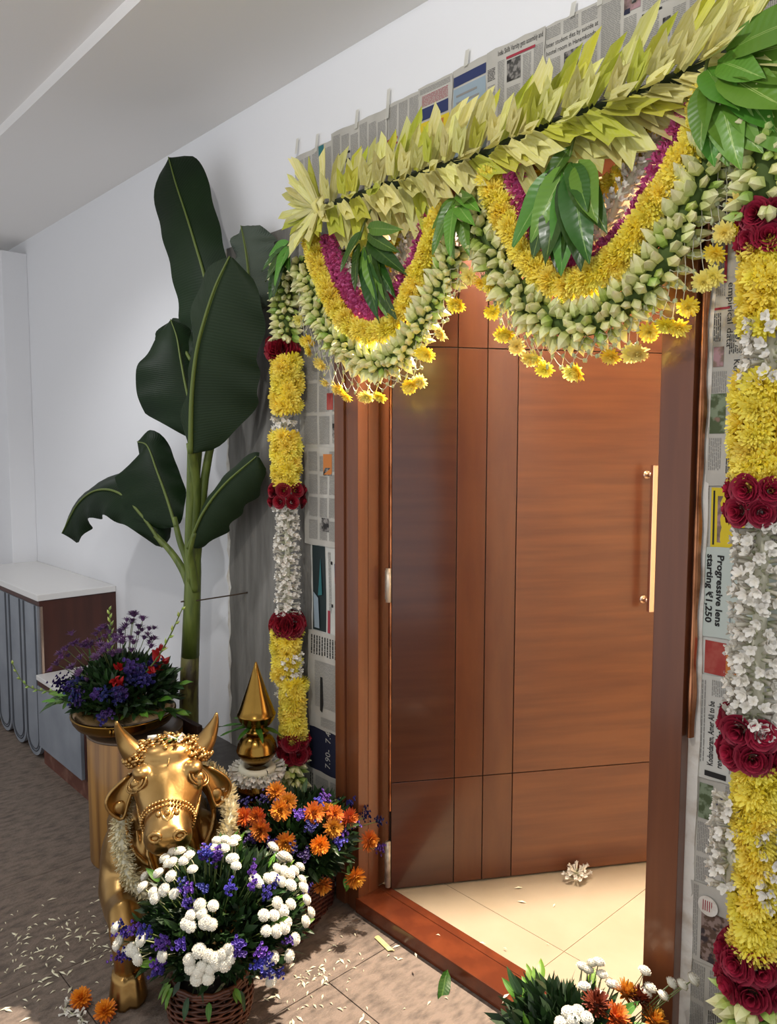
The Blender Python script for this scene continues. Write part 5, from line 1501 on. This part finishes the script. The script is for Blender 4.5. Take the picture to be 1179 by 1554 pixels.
WHITE3 = [(-0.991, -0.122, 0.378), (-0.972, -0.108, 0.39), (-0.958, -0.101, 0.396), (-0.977, -0.119, 0.375), (-0.944, -0.108, 0.375), (-0.919, -0.108, 0.363), (-0.909, -0.104, 0.364), (-0.914, -0.165, 0.366), (-0.952, -0.173, 0.372), (-0.931, -0.27, 0.37), (-0.916, -0.255, 0.373), (-0.915, -0.276, 0.366), (-0.894, -0.254, 0.369), (-0.934, -0.296, 0.357), (-0.856, -0.065, 0.41), (-0.835, -0.075, 0.383), (-0.842, -0.082, 0.372), (-0.805, -0.07, 0.378), (-0.794, -0.053, 0.407), (-0.771, -0.046, 0.412), (-0.751, -0.034, 0.43)]
ORA3 = [(-0.856, -0.193, 0.358), (-0.883, -0.102, 0.356), (-0.853, -0.094, 0.356), (-0.811, -0.101, 0.329), (-0.898, -0.206, 0.374)]
ASTER4 = [(-3.013, -0.345, 0.969), (-2.993, -0.317, 0.951), (-3.015, -0.354, 0.945), (-2.998, -0.333, 0.919), (-3.026, -0.378, 0.927), (-3.034, -0.399, 0.903), (-3.06, -0.443, 0.92), (-3.071, -0.467, 0.916), (-3.076, -0.482, 0.898), (-2.981, -0.319, 0.874), (-2.958, -0.286, 0.87), (-2.98, -0.445, 0.898), (-3.105, -0.565, 0.865), (-3.112, -0.59, 0.849), (-3.101, -0.55, 0.872), (-3.111, -0.607, 0.819), (-3.113, -0.628, 0.795), (-3.054, -0.509, 0.868), (-3.084, -0.519, 0.853), (-2.969, -0.51, 0.879), (-2.918, -0.515, 0.868), (-2.921, -0.492, 0.88), (-3.035, -0.599, 0.79), (-2.946, -0.601, 0.793), (-2.91, -0.442, 0.889), (-2.896, -0.404, 0.885), (-2.879, -0.339, 0.861)]
STAT4 = [(-3.094, -0.626, 0.727), (-3.085, -0.614, 0.711), (-2.936, -0.621, 0.747), (-2.909, -0.622, 0.727), (-2.918, -0.63, 0.7), (-2.819, -0.57, 0.742), (-2.781, -0.535, 0.733), (-2.771, -0.518, 0.737), (-2.793, -0.458, 0.814), (-2.776, -0.45, 0.795), (-2.775, -0.429, 0.796), (-2.769, -0.465, 0.778), (-2.79, -0.383, 0.811), (-2.764, -0.423, 0.781), (-2.784, -0.556, 0.659)]
RED4 = [(-2.816, -0.501, 0.818), (-2.799, -0.525, 0.779), (-2.781, -0.513, 0.765), (-2.787, -0.354, 0.795), (-2.832, -0.3, 0.802), (-2.934, -0.266, 0.826)]
M_wick = pm('wicker', '5E2F16', 0.5, var=0.25, noise_=(25, '43200F', 0.4, 0.65), coat=0.15)
M_wickd = pm('wicker_dark', '4A1B12', 0.5, var=0.25, noise_=(25, '35120D', 0.4, 0.65), coat=0.15)
M_fol = pm('basket_foliage', '24401A', 0.5, noise_=(18, '162B12', 0.4, 0.62), trans=0.08)
M_foll = pm('basket_leaf_light', '5C8A2A', 0.45, var=0.3, hue=0.02, uvx=('8DB052', 0.03), trans=0.15)
M_fold = pm('basket_leaf_dark', '2C4A1E', 0.45, var=0.3, hue=0.02, uvx=('54743A', 0.03), trans=0.1)
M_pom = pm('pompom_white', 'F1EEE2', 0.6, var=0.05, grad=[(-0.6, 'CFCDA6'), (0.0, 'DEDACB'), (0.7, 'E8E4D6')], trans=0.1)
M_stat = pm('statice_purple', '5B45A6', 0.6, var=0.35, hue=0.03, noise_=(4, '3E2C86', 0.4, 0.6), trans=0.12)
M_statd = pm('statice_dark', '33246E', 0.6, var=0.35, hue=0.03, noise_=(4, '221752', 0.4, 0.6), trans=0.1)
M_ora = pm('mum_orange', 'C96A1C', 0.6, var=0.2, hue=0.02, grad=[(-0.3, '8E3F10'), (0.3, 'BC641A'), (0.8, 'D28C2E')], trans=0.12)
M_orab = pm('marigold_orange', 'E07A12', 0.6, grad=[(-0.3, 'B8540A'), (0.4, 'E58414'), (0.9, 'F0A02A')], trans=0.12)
M_brown = pm('mum_brown_red', '6E2A12', 0.6, var=0.2, trans=0.1)
M_aster = pm('aster_purple', '6A4474', 0.6, var=0.3, hue=0.02, trans=0.12)
M_red = pm('gladiolus_red', 'A81418', 0.55, var=0.2, trans=0.15)
ORA_R = [(18, -0.3, 0.95, 0.27), (18, 0.0, 0.98, 0.28), (17, 0.35, 0.96, 0.28), (14, 0.7, 0.92, 0.28), (10, 1.05, 0.86, 0.27), (6, 1.4, 0.78, 0.24)]
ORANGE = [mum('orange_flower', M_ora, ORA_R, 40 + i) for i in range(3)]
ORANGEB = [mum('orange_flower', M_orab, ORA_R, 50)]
BROWN = [mum('brown_flower', M_brown, ORA_R, 60)]
ASTER = [mum('aster', M_aster, [(13, 0.12, 1.0, 0.22), (11, 0.45, 0.85, 0.2), (7, 0.9, 0.5, 0.2)], 70 + i) for i in range(2)]
MARI = [mum('marigold', M_orab, [(20, -0.9, 0.9, 0.3), (22, -0.4, 0.98, 0.3), (22, 0.1, 1.0, 0.3), (20, 0.5, 0.98, 0.3), (14, 0.9, 0.95, 0.3), (8, 1.25, 0.92, 0.3)], 80)]


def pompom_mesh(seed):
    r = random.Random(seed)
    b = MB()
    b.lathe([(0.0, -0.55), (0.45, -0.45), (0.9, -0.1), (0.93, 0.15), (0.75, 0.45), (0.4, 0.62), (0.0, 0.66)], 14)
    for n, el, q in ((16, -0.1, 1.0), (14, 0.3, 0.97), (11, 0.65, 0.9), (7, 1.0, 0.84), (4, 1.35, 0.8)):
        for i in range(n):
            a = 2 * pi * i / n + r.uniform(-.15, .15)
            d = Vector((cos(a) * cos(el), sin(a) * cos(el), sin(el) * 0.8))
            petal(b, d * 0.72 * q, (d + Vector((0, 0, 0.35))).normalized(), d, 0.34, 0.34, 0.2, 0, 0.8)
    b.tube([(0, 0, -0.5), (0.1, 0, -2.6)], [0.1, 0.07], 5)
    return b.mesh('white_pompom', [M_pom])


POM = [pompom_mesh(i) for i in range(2)]


def statice_mesh(mat, seed):
    r = random.Random(seed)
    b = MB()
    for k in range(26):
        c = Vector((r.gauss(0, 0.33), r.gauss(0, 0.33), r.gauss(0.1, 0.42)))
        for i in range(5):
            a = 2 * pi * i / 5 + r.random()
            petal(b, c, Vector((cos(a), sin(a), 0.7)).normalized(), Vector((0, 0, 1)), 0.3, 0.3, 0.2, 0, 0.9)
    return b.mesh('statice_cluster', [mat])


STAT = [statice_mesh(M_stat, i) for i in range(2)]
STATD = [statice_mesh(M_statd, 5 + i) for i in range(2)]
LLEAF = [leaf_mesh('leaf', M_foll, 0.2, 0.15, 0.3, i) for i in range(2)]
DLEAF = [leaf_mesh('leaf', M_fold, 0.17, 0.2, 0.3, 3 + i) for i in range(2)]
BR_ = random.Random(21)


def loops(parent, n, z0, z1, outline, amp, r, mat, nst, name='wicker_strand'):
    """Woven rows: each row one strand that goes in and out of the stakes. outline(a, z) gives the wall point, and its normal."""
    for k in range(n):
        z = z0 + (z1 - z0) * (k + 0.5) / n
        b = MB()
        m = nst * 4
        pts = []
        for i in range(m + 1):
            a = i / m
            p, nn = outline(a, z)
            pts.append(p + nn * amp * (1 if k % 2 else -1) * sin(2 * pi * nst / 2 * a))
        b.tube(pts, r, 5, cap=False)
        b.build(name, mat, parent)
    for i in range(nst):
        b = MB(); p0, _ = outline((i + 0.5) / nst, z0 - 0.003); p1, _ = outline((i + 0.5) / nst, z1 + 0.004)
        b.tube([p0, p1], r * 0.9, 5); b.build('stake', mat, parent)
    for zz in (z1, z1 + r * 1.6):
        b = MB()
        b.tube([outline(i / 40, zz)[0] + outline(i / 40, zz)[1] * (r * 0.6 * sin(i * 1.9)) for i in range(41)], r * 1.5, 6, cap=False)
        b.build('rim', mat, parent)


def mound(parent, c, r, n, mat, leaf=0.05, low=-0.35, seedv=1):
    """Dense fine foliage that fills an ellipsoid's outer shell."""
    rr = random.Random(seedv)
    b = MB()
    for i in range(n):
        while True:
            d = Vector((rr.gauss(0, 1), rr.gauss(0, 1), rr.gauss(0, 1))).normalized()
            if d.z > low: break
        q = rr.uniform(0.45, 0.97)
        p = Vector((c[0] + d.x * r[0] * q, c[1] + d.y * r[1] * q, c[2] + d.z * r[2] * q))
        dd = (d + Vector((0, 0, 0.25)) + Vector((rr.gauss(0, .5), rr.gauss(0, .5), rr.gauss(0, .5)))).normalized()
        s = dd.orthogonal().normalized(); a = rr.uniform(0, 2 * pi); s = s * cos(a) + dd.cross(s) * sin(a)
        L = leaf * rr.uniform(0.6, 1.3); w = L * 0.16
        b.add([p, p + dd * L * 0.5 + s * w, p + dd * L, p + dd * L * 0.5 - s * w], [[0, 1, 2, 3]])
    return b.build('foliage', mat, parent, kind='stuff')


def stems(parent, pts, base, mat, r=0.0016):
    b = MB()
    for p in pts:
        p = Vector(p); q = Vector(base) + (p - Vector(base)) * 0.25
        m = (p + q) / 2 + Vector((0, 0, 0.02))
        b.tube([q, m, p], r, 4, cap=False)
    return b.build('stems', mat, parent, kind='stuff')


def outward(p, c, up=0.3):
    return (Vector(p) - Vector(c)).normalized() + Vector((0, 0, up))


def leaves(parent, n, c, r, meshes, L, low=-0.2, drop=0.0, q0=0.8, mx=1.05):
    for i in range(n):
        while True:
            d = Vector((BR_.gauss(0, 1), BR_.gauss(0, 1), BR_.gauss(0, 1))).normalized()
            if d.z > low: break
        q = BR_.uniform(q0, mx)
        p = Vector((c[0] + d.x * r[0] * q, c[1] + d.y * r[1] * q, c[2] + d.z * r[2] * q))
        dd = d + Vector((0, 0, BR_.uniform(-.2, .5) - drop)) + jit(0.35)
        put(BR_.choice(meshes), 'leaf', parent, basis(p, dd, d + Vector((0.3, -0.3, 0.6)), L * BR_.uniform(0.7, 1.2)))


# -- front basket: round, white pompoms and purple statice
C1 = (-1.88, -0.655)
f1 = thing('flower_basket', (C1[0], C1[1], 0), 'round wicker basket full of white pompoms and purple flowers, in front of the gilded bull', 'flower basket', 'flower baskets by the doorway')
def o1(a, z):
    th = 2 * pi * a; r = 0.092 + 0.02 * (1 - (2 * z / 0.16 - 1) ** 2) + 0.01 * z / 0.16
    n = Vector((cos(th), sin(th), 0)); return Vector((C1[0], C1[1], z)) + n * r, n
loops(f1, 17, 0.004, 0.15, o1, 0.004, 0.0043, M_wick, 22)
b = MB(); b.lathe([(0.0, 0.002), (0.09, 0.002), (0.095, 0.008), (0.104, 0.08), (0.096, 0.14), (0.0, 0.145)], 30, 0, (C1[0], C1[1], 0)); b.build('liner', M_groove, f1)
E1, R1 = (-1.90, -0.60, 0.27), (0.27, 0.27, 0.24)
mound(f1, (-1.90, -0.60, 0.265), (0.23, 0.22, 0.175), 4800, M_fol, 0.05, -0.22, 1)
for p in WHITE1: put(BR_.choice(POM), 'white_pompom', f1, basis(p, outward(p, E1, 0.25) + jit(0.25), None, BR_.uniform(0.0145, 0.0185)))
for i, p in enumerate(PURP1): put(BR_.choice(STAT), 'statice_cluster', f1, basis(p, outward(p, E1) + jit(0.2), None, (0.02, 0.02, 0.028)))
for i in range(26):      # the far side
    a = BR_.uniform(-0.2, 2.4); z = BR_.uniform(-0.2, 0.8); q = sqrt(1 - z * z)
    p = (E1[0] + 0.26 * q * cos(a), E1[1] + 0.26 * q * sin(a), E1[2] + 0.23 * z)
    put(BR_.choice(POM if i % 3 else STAT), 'white_pompom' if i % 3 else 'statice_cluster', f1, basis(p, outward(p, E1), None, 0.017))
stems(f1, WHITE1 + PURP1, (C1[0], C1[1], 0.15), M_twig)
leaves(f1, 60, E1, R1, LLEAF + DLEAF, 0.05, -0.2, 0.0, 0.75, 0.88)
for i in range(12):
    a = BR_.uniform(-2.9, 0.6)
    p = Vector((C1[0] + 0.115 * cos(a), C1[1] + 0.115 * sin(a), 0.155 + BR_.uniform(-.01, .02)))
    put(BR_.choice(LLEAF + DLEAF), 'leaf', f1, basis(p, Vector((cos(a) * 0.6, sin(a) * 0.6, -0.9 + BR_.uniform(-.3, .4))), Vector((cos(a), sin(a), 0.3)), BR_.uniform(0.035, 0.06)))

# -- square basket: orange chrysanthemums
f2 = thing('flower_basket', (-2.13, -0.19, 0), 'square dark wicker basket of orange chrysanthemums and purple flowers, beside the door frame', 'flower basket', 'flower baskets by the doorway')
B2 = Vector((-2.146, -0.195, 0)); u2 = Vector((-0.43, 0.90, 0)); v2 = Vector((0.90, 0.43, 0))
def o2(a, z):
    hw, hd_ = 0.125 + 0.07 * z, 0.115 + 0.07 * z
    t = (a % 1) * 4; k = int(t); f = t - k
    cs = [(-1, -1), (-1, 1), (1, 1), (1, -1), (-1, -1)]
    x = cs[k][0] + (cs[k + 1][0] - cs[k][0]) * f; y = cs[k][1] + (cs[k + 1][1] - cs[k][1]) * f
    n = [-u2, v2, u2, -v2][k]
    return B2 + u2 * x * hw + v2 * y * hd_ + Vector((0, 0, z)), n
loops(f2, 24, 0.004, 0.20, o2, 0.0035, 0.0041, M_wickd, 36)
b = MB()
q0 = [o2(k / 4 + 1e-6, 0.004)[0] for k in range(4)]; q1 = [o2(k / 4 + 1e-6, 0.19)[0] for k in range(4)]
cc = B2 + Vector((0, 0, 0.1))
q0 = [p.lerp(Vector((cc.x, cc.y, p.z)), 0.05) for p in q0]; q1 = [p.lerp(Vector((cc.x, cc.y, p.z)), 0.05) for p in q1]
b.add(q0 + q1, [[3, 2, 1, 0], [4, 5, 6, 7]] + [[i, (i + 1) % 4, 4 + (i + 1) % 4, 4 + i] for i in range(4)]); b.build('liner', M_groove, f2)
E2, R2 = (-2.13, -0.20, 0.33), (0.25, 0.24, 0.17)
mound(f2, (-2.085, -0.185, 0.31), (0.165, 0.185, 0.13), 4200, M_fol, 0.05, -0.75, 2)
for i, p in enumerate(ORA2):
    ms = ORANGEB if i == 9 else BROWN if i == 16 else ORANGE
    put(BR_.choice(ms), 'orange_flower', f2, basis(p, outward(p, E2, 0.1) + Vector((0.4, -0.3, 0)) + jit(0.25), None, BR_.uniform(0.029, 0.035)))
for i, p in enumerate(PURP2): put(BR_.choice(STAT + STATD), 'statice_cluster', f2, basis(p, outward(p, E2) + jit(0.2), None, 0.022))
for i in range(12):
    a = BR_.uniform(0.2, 1.3); z = BR_.uniform(0.0, 0.8); q = sqrt(1 - z * z)
    p = (E2[0] + 0.22 * q * cos(a), E2[1] + 0.16 * q * sin(a), E2[2] + 0.16 * z)
    put(BR_.choice(ORANGE if i % 2 else STAT), 'orange_flower' if i % 2 else 'statice_cluster', f2, basis(p, outward(p, E2), None, 0.028))
stems(f2, ORA2 + PURP2, (B2.x, B2.y, 0.2), M_twig)
leaves(f2, 34, (-2.09, -0.19, 0.32), (0.2, 0.21, 0.15), LLEAF[:1] + DLEAF * 2, 0.06, -0.4, 0.3, 0.75, 0.9)
for i in range(9):
    p = Vector((-2.045 + 0.012 * BR_.uniform(-1, 1), 0.005 + BR_.uniform(-.02, .02), 0.27 - 0.022 * i))
    put(BR_.choice(LLEAF), 'leaf', f2, basis(p, Vector((BR_.uniform(-.3, .7), -0.4, -0.9)), (0.8, -0.6, 0.2), BR_.uniform(0.03, 0.05)))
b = MB(); b.tube(spline([B2 - v2 * 0.12 + Vector((0, 0, 0.20)), B2 - v2 * 0.08 + Vector((0, 0, 0.38)), B2 + Vector((0, 0, 0.44)), B2 + v2 * 0.08 + Vector((0, 0, 0.38)), B2 + v2 * 0.12 + Vector((0, 0, 0.20))], 20), 0.008, 8); b.build('handle', M_wickd, f2)

# -- basket at the near end of the sill, only its flowers in view
f3 = thing('flower_basket', (-0.95, -0.22, 0), 'flower basket of white pompoms and rusty chrysanthemums at the near end of the sill', 'flower basket', 'flower baskets by the doorway')
def o3(a, z):
    th = 2 * pi * a; r = 0.085 + 0.02 * z / 0.16
    n = Vector((cos(th), sin(th), 0)); return Vector((-0.95, -0.22, z)) + n * r, n
loops(f3, 14, 0.004, 0.13, o3, 0.004, 0.0045, M_wick, 18)
b = MB(); b.lathe([(0.0, 0.002), (0.082, 0.002), (0.09, 0.12), (0.0, 0.125)], 24, 0, (-0.95, -0.22, 0)); b.build('liner', M_groove, f3)
E3 = (-0.95, -0.22, 0.22)
mound(f3, E3, (0.17, 0.13, 0.13), 1800, M_fol, 0.055, -0.6, 3)
for p in WHITE3: put(BR_.choice(POM), 'white_pompom', f3, basis(p, outward(p, E3, 0.5) + jit(0.2), None, BR_.uniform(0.0145, 0.017)))
for i, p in enumerate(ORA3): put((BROWN if i in (2, 4) else ORANGE)[0], 'orange_flower', f3, basis(p, outward(p, E3, 0.4), None, 0.032))
stems(f3, WHITE3, (-0.95, -0.22, 0.12), M_twig, 0.0013)
leaves(f3, 34, E3, (0.2, 0.15, 0.15), LLEAF + DLEAF, 0.06, -0.3, 0.0, 0.7, 1.0)

# -- the arrangement in the brass bowl
E4 = (-2.96, -0.42, 0.68)
f4 = thing('flower_arrangement', (-2.955, -0.425, 0.595), 'dome of purple asters, dark statice and red gladioli standing in the brass bowl', 'flowers')
mound(f4, (-2.96, -0.42, 0.655), (0.22, 0.20, 0.15), 4200, M_fol, 0.05, -0.08, 4)
for p in ASTER4: put(BR_.choice(ASTER), 'aster', f4, basis(p, outward(p, E4, 0.7) + jit(0.3), None, BR_.uniform(0.021, 0.027)))
for i in range(40):
    p = Vector(BR_.choice(ASTER4)) + jit(0.045)
    put(BR_.choice(ASTER), 'aster', f4, basis(p, outward(p, E4, 0.7) + jit(0.4), None, BR_.uniform(0.017, 0.024)))
for p in STAT4:
    for k in range(2): put(BR_.choice(STATD), 'statice_cluster', f4, basis(Vector(p) + jit(0.02), outward(p, E4) + jit(0.3), None, 0.028))
stems(f4, ASTER4 + STAT4, (-2.98, -0.42, 0.58), M_twig)
leaves(f4, 40, E4, (0.22, 0.20, 0.13), DLEAF, 0.065, -0.1, 0.0, 0.7, 0.98)
def lobed(p, d, n=7, L=0.09):
    d = Vector(d).normalized()
    for i in range(n):
        a = (i - (n - 1) / 2) * 0.42
        s = Vector((0, 0, 1)).cross(d).normalized()
        put(DLEAF[i % 2] if i % 2 else LLEAF[0], 'leaf', f4, basis(Vector(p) + d * 0.03 * (i % 3), d * cos(a) + s * sin(a) + Vector((0, 0, 0.1 * sin(i))), (0.2, -0.3, 0.9), L * BR_.uniform(0.7, 1.0)))
for p, d in (((-3.15, -0.55, 0.64), (-0.7, -0.6, -0.05)), ((-3.10, -0.58, 0.64), (-0.45, -0.8, -0.05)), ((-2.80, -0.40, 0.66), (0.8, 0.5, 0.3)), ((-2.78, -0.34, 0.62), (0.8, 0.6, 0.0)), ((-2.85, -0.30, 0.68), (0.5, 0.7, 0.3)), ((-2.80, -0.46, 0.64), (0.8, 0.2, 0.1))):
    lobed(p, d)
def glad(base, pts, nred, mats):
    P = spline(pts, 16)
    b = MB(); b.tube(P, [0.005 - 0.0002 * i for i in range(16)], 5); g = b.build('gladiolus_stem', M_twig, f4)
    for i in range(1, 16):
        t = (P[i] - P[i - 1]).normalized(); s = t.orthogonal().normalized() * (1 if i % 2 else -1)
        if i < nred:
            for k in range(4):
                put(RED[k % 2], 'gladiolus_petal', f4, basis(P[i], t * 0.5 + s + jit(0.6), None, (0.04, 0.04, 0.036)))
        else:
            put(BUDG[i % 2], 'gladiolus_bud', f4, basis(P[i], t + s * 0.5, None, (0.014, 0.014, 0.036 * (1.2 - i / 22))))
RED = [leaf_mesh('gladiolus_petal', M_red, 0.28, 0.2, 0.3, i) for i in range(2)]
glad(None, [(-2.86, -0.45, 0.66), (-2.80, -0.42, 0.76), (-2.70, -0.40, 0.86), (-2.62, -0.385, 0.96), (-2.55, -0.37, 1.07)], 9, None)
glad(None, [(-3.03, -0.45, 0.75), (-3.06, -0.43, 0.85), (-3.075, -0.42, 0.92), (-3.085, -0.42, 0.99)], 1, None)
glad(None, [(-3.20, -0.50, 0.63), (-3.37, -0.53, 0.60), (-3.55, -0.56, 0.57), (-3.70, -0.58, 0.575), (-3.78, -0.60, 0.65)], 3, None)
for p in RED4:
    for k in range(6): put(RED[k % 2], 'gladiolus_petal', f4, basis(Vector(p) - outward(p, E4, 0) * 0.01, outward(p, E4, 0.2) + jit(0.9), None, (0.034, 0.034, 0.034)))
# ---------------------------------------------------------------- small things on the floor
for i, (x, y, lab) in enumerate(((-2.198, -0.907, 'orange marigold head on the stone floor, farther from the basket'), (-2.10, -0.875, 'orange marigold head on the stone floor, nearest to the hoof of the bull'))):
    o = put(MARI[0], 'marigold', None, basis((x, y, 0.026), Vector((0.3, -0.3, 0.8)), None, 0.029))
    tag(o, lab, 'flower', 'loose marigold heads')
o = thing('jasmine_strand', (-2.15, -0.93, 0.0), 'short strand of white flowers beside the two marigold heads', 'flowers')
P = spline([(-2.24, -0.93, 0.006), (-2.20, -0.955, 0.006), (-2.15, -0.925, 0.006), (-2.11, -0.95, 0.006)], 14)
b = MB(); b.tube(P, 0.0015, 4); b.build('thread', M_thread, o)
for p in P:
    for k in range(2): put(TUBE[k], 'white_flower', o, basis(p + jit(0.004), jit(1) + Vector((0, 0, 0.3)), None, 0.022))
o = thing('flower_cluster', (-1.534, 0.69, 0.05), 'small cluster of cream flowers dropped on the marble by the door leaf', 'flowers')
for k in range(22):
    a = 2.4 * k
    put(TUBE[k % 3], 'white_flower', o, basis((-1.534 + 0.025 * cos(a) * (k % 4) / 3, 0.69 + 0.025 * sin(a) * (k % 4) / 3, 0.058 + 0.008 * (k % 3)), Vector((cos(a), sin(a), 0.6)), None, 0.036))
o = put(MANGO[1], 'leaf', None, basis((-1.53, -0.02, 0.035), Vector((0.35, -0.62, -0.33)), (0.5, 0.2, 0.9), (0.16, 0.13, 0.13)))
o.name = 'fallen_leaf'; tag(o, 'single green leaf leaning against the foot of the door sill', 'leaf')
b = MB()
d = Vector((0.62, -0.1, 0)).normalized(); s = Vector((-d.y, d.x, 0))
p = Vector((-1.80, -0.05, 0.004))
b.grid(lambda u, v: p + d * (0.085 * (v - 0.5) + (0.012 * u if v > 0.9 else 0)) + s * 0.018 * (u - 0.5) + Vector((0, 0, 0.003 * sin(pi * u))), 3, 6)
b.build('palm_strip', M_palm, label='cut yellow palm leaf strip lying on the stone floor before the sill', cat='leaf')
M_petal = pm('loose_petal', 'E8E2C4', 0.6)
R8 = random.Random(9)
def scatter(name, spots, label):
    b = MB()
    for x, y, z, n, sp in spots:
        for i in range(int(n * 0.65)):
            c = Vector((x + R8.gauss(0, sp), y + R8.gauss(0, sp), z))
            if c.y > -0.012 and c.z < 0.05: continue
            if c.z > 0.05 and not (-1.95 < c.x < -0.95): continue
            a = R8.uniform(0, 2 * pi); d = Vector((cos(a), sin(a), 0)); s = Vector((-sin(a), cos(a), 0))
            L = R8.choice((0.006, 0.008, 0.010, 0.012, 0.017)); w = L * 0.28
            b.add([c - d * L + Vector((0, 0, 0.001)), c - s * w + Vector((0, 0, 0.0035)), c + s * w + Vector((0, 0, 0.0035)), c + d * L + Vector((0, 0, 0.001)), c + Vector((0, 0, 0.0065))], [[0, 1, 4], [1, 3, 4], [3, 2, 4], [2, 0, 4]])
    o = b.build(name, M_petal, label=label, kind='stuff')
    o['category'] = 'petals'
scatter('scattered_petals', [(-2.55, -0.80, 0, 110, 0.10), (-2.45, -0.90, 0, 70, 0.10), (-2.62, -0.98, 0, 40, 0.08), (-2.30, -0.98, 0, 36, 0.09), (-2.75, -0.85, 0, 26, 0.12), (-1.83, -0.31, 0, 45, 0.035), (-1.75, -0.40, 0, 60, 0.13), (-1.85, -0.18, 0, 22, 0.09), (-1.55, -0.25, 0, 36, 0.14), (-1.65, -0.55, 0, 40, 0.14)], 'cream flower petals scattered over the stone floor')
scatter('scattered_petals', [(-1.40, 0.05, 0.0555, 7, 0.10), (-1.28, 0.06, 0.0555, 6, 0.10), (-1.55, 0.06, 0.0555, 4, 0.1)], 'few cream petals lying on the red brown door sill')
scatter('scattered_petals', [(-1.55, 0.55, 0.0515, 6, 0.12), (-1.25, 0.30, 0.0515, 5, 0.08)], 'few cream petals lying on the inner marble floor')
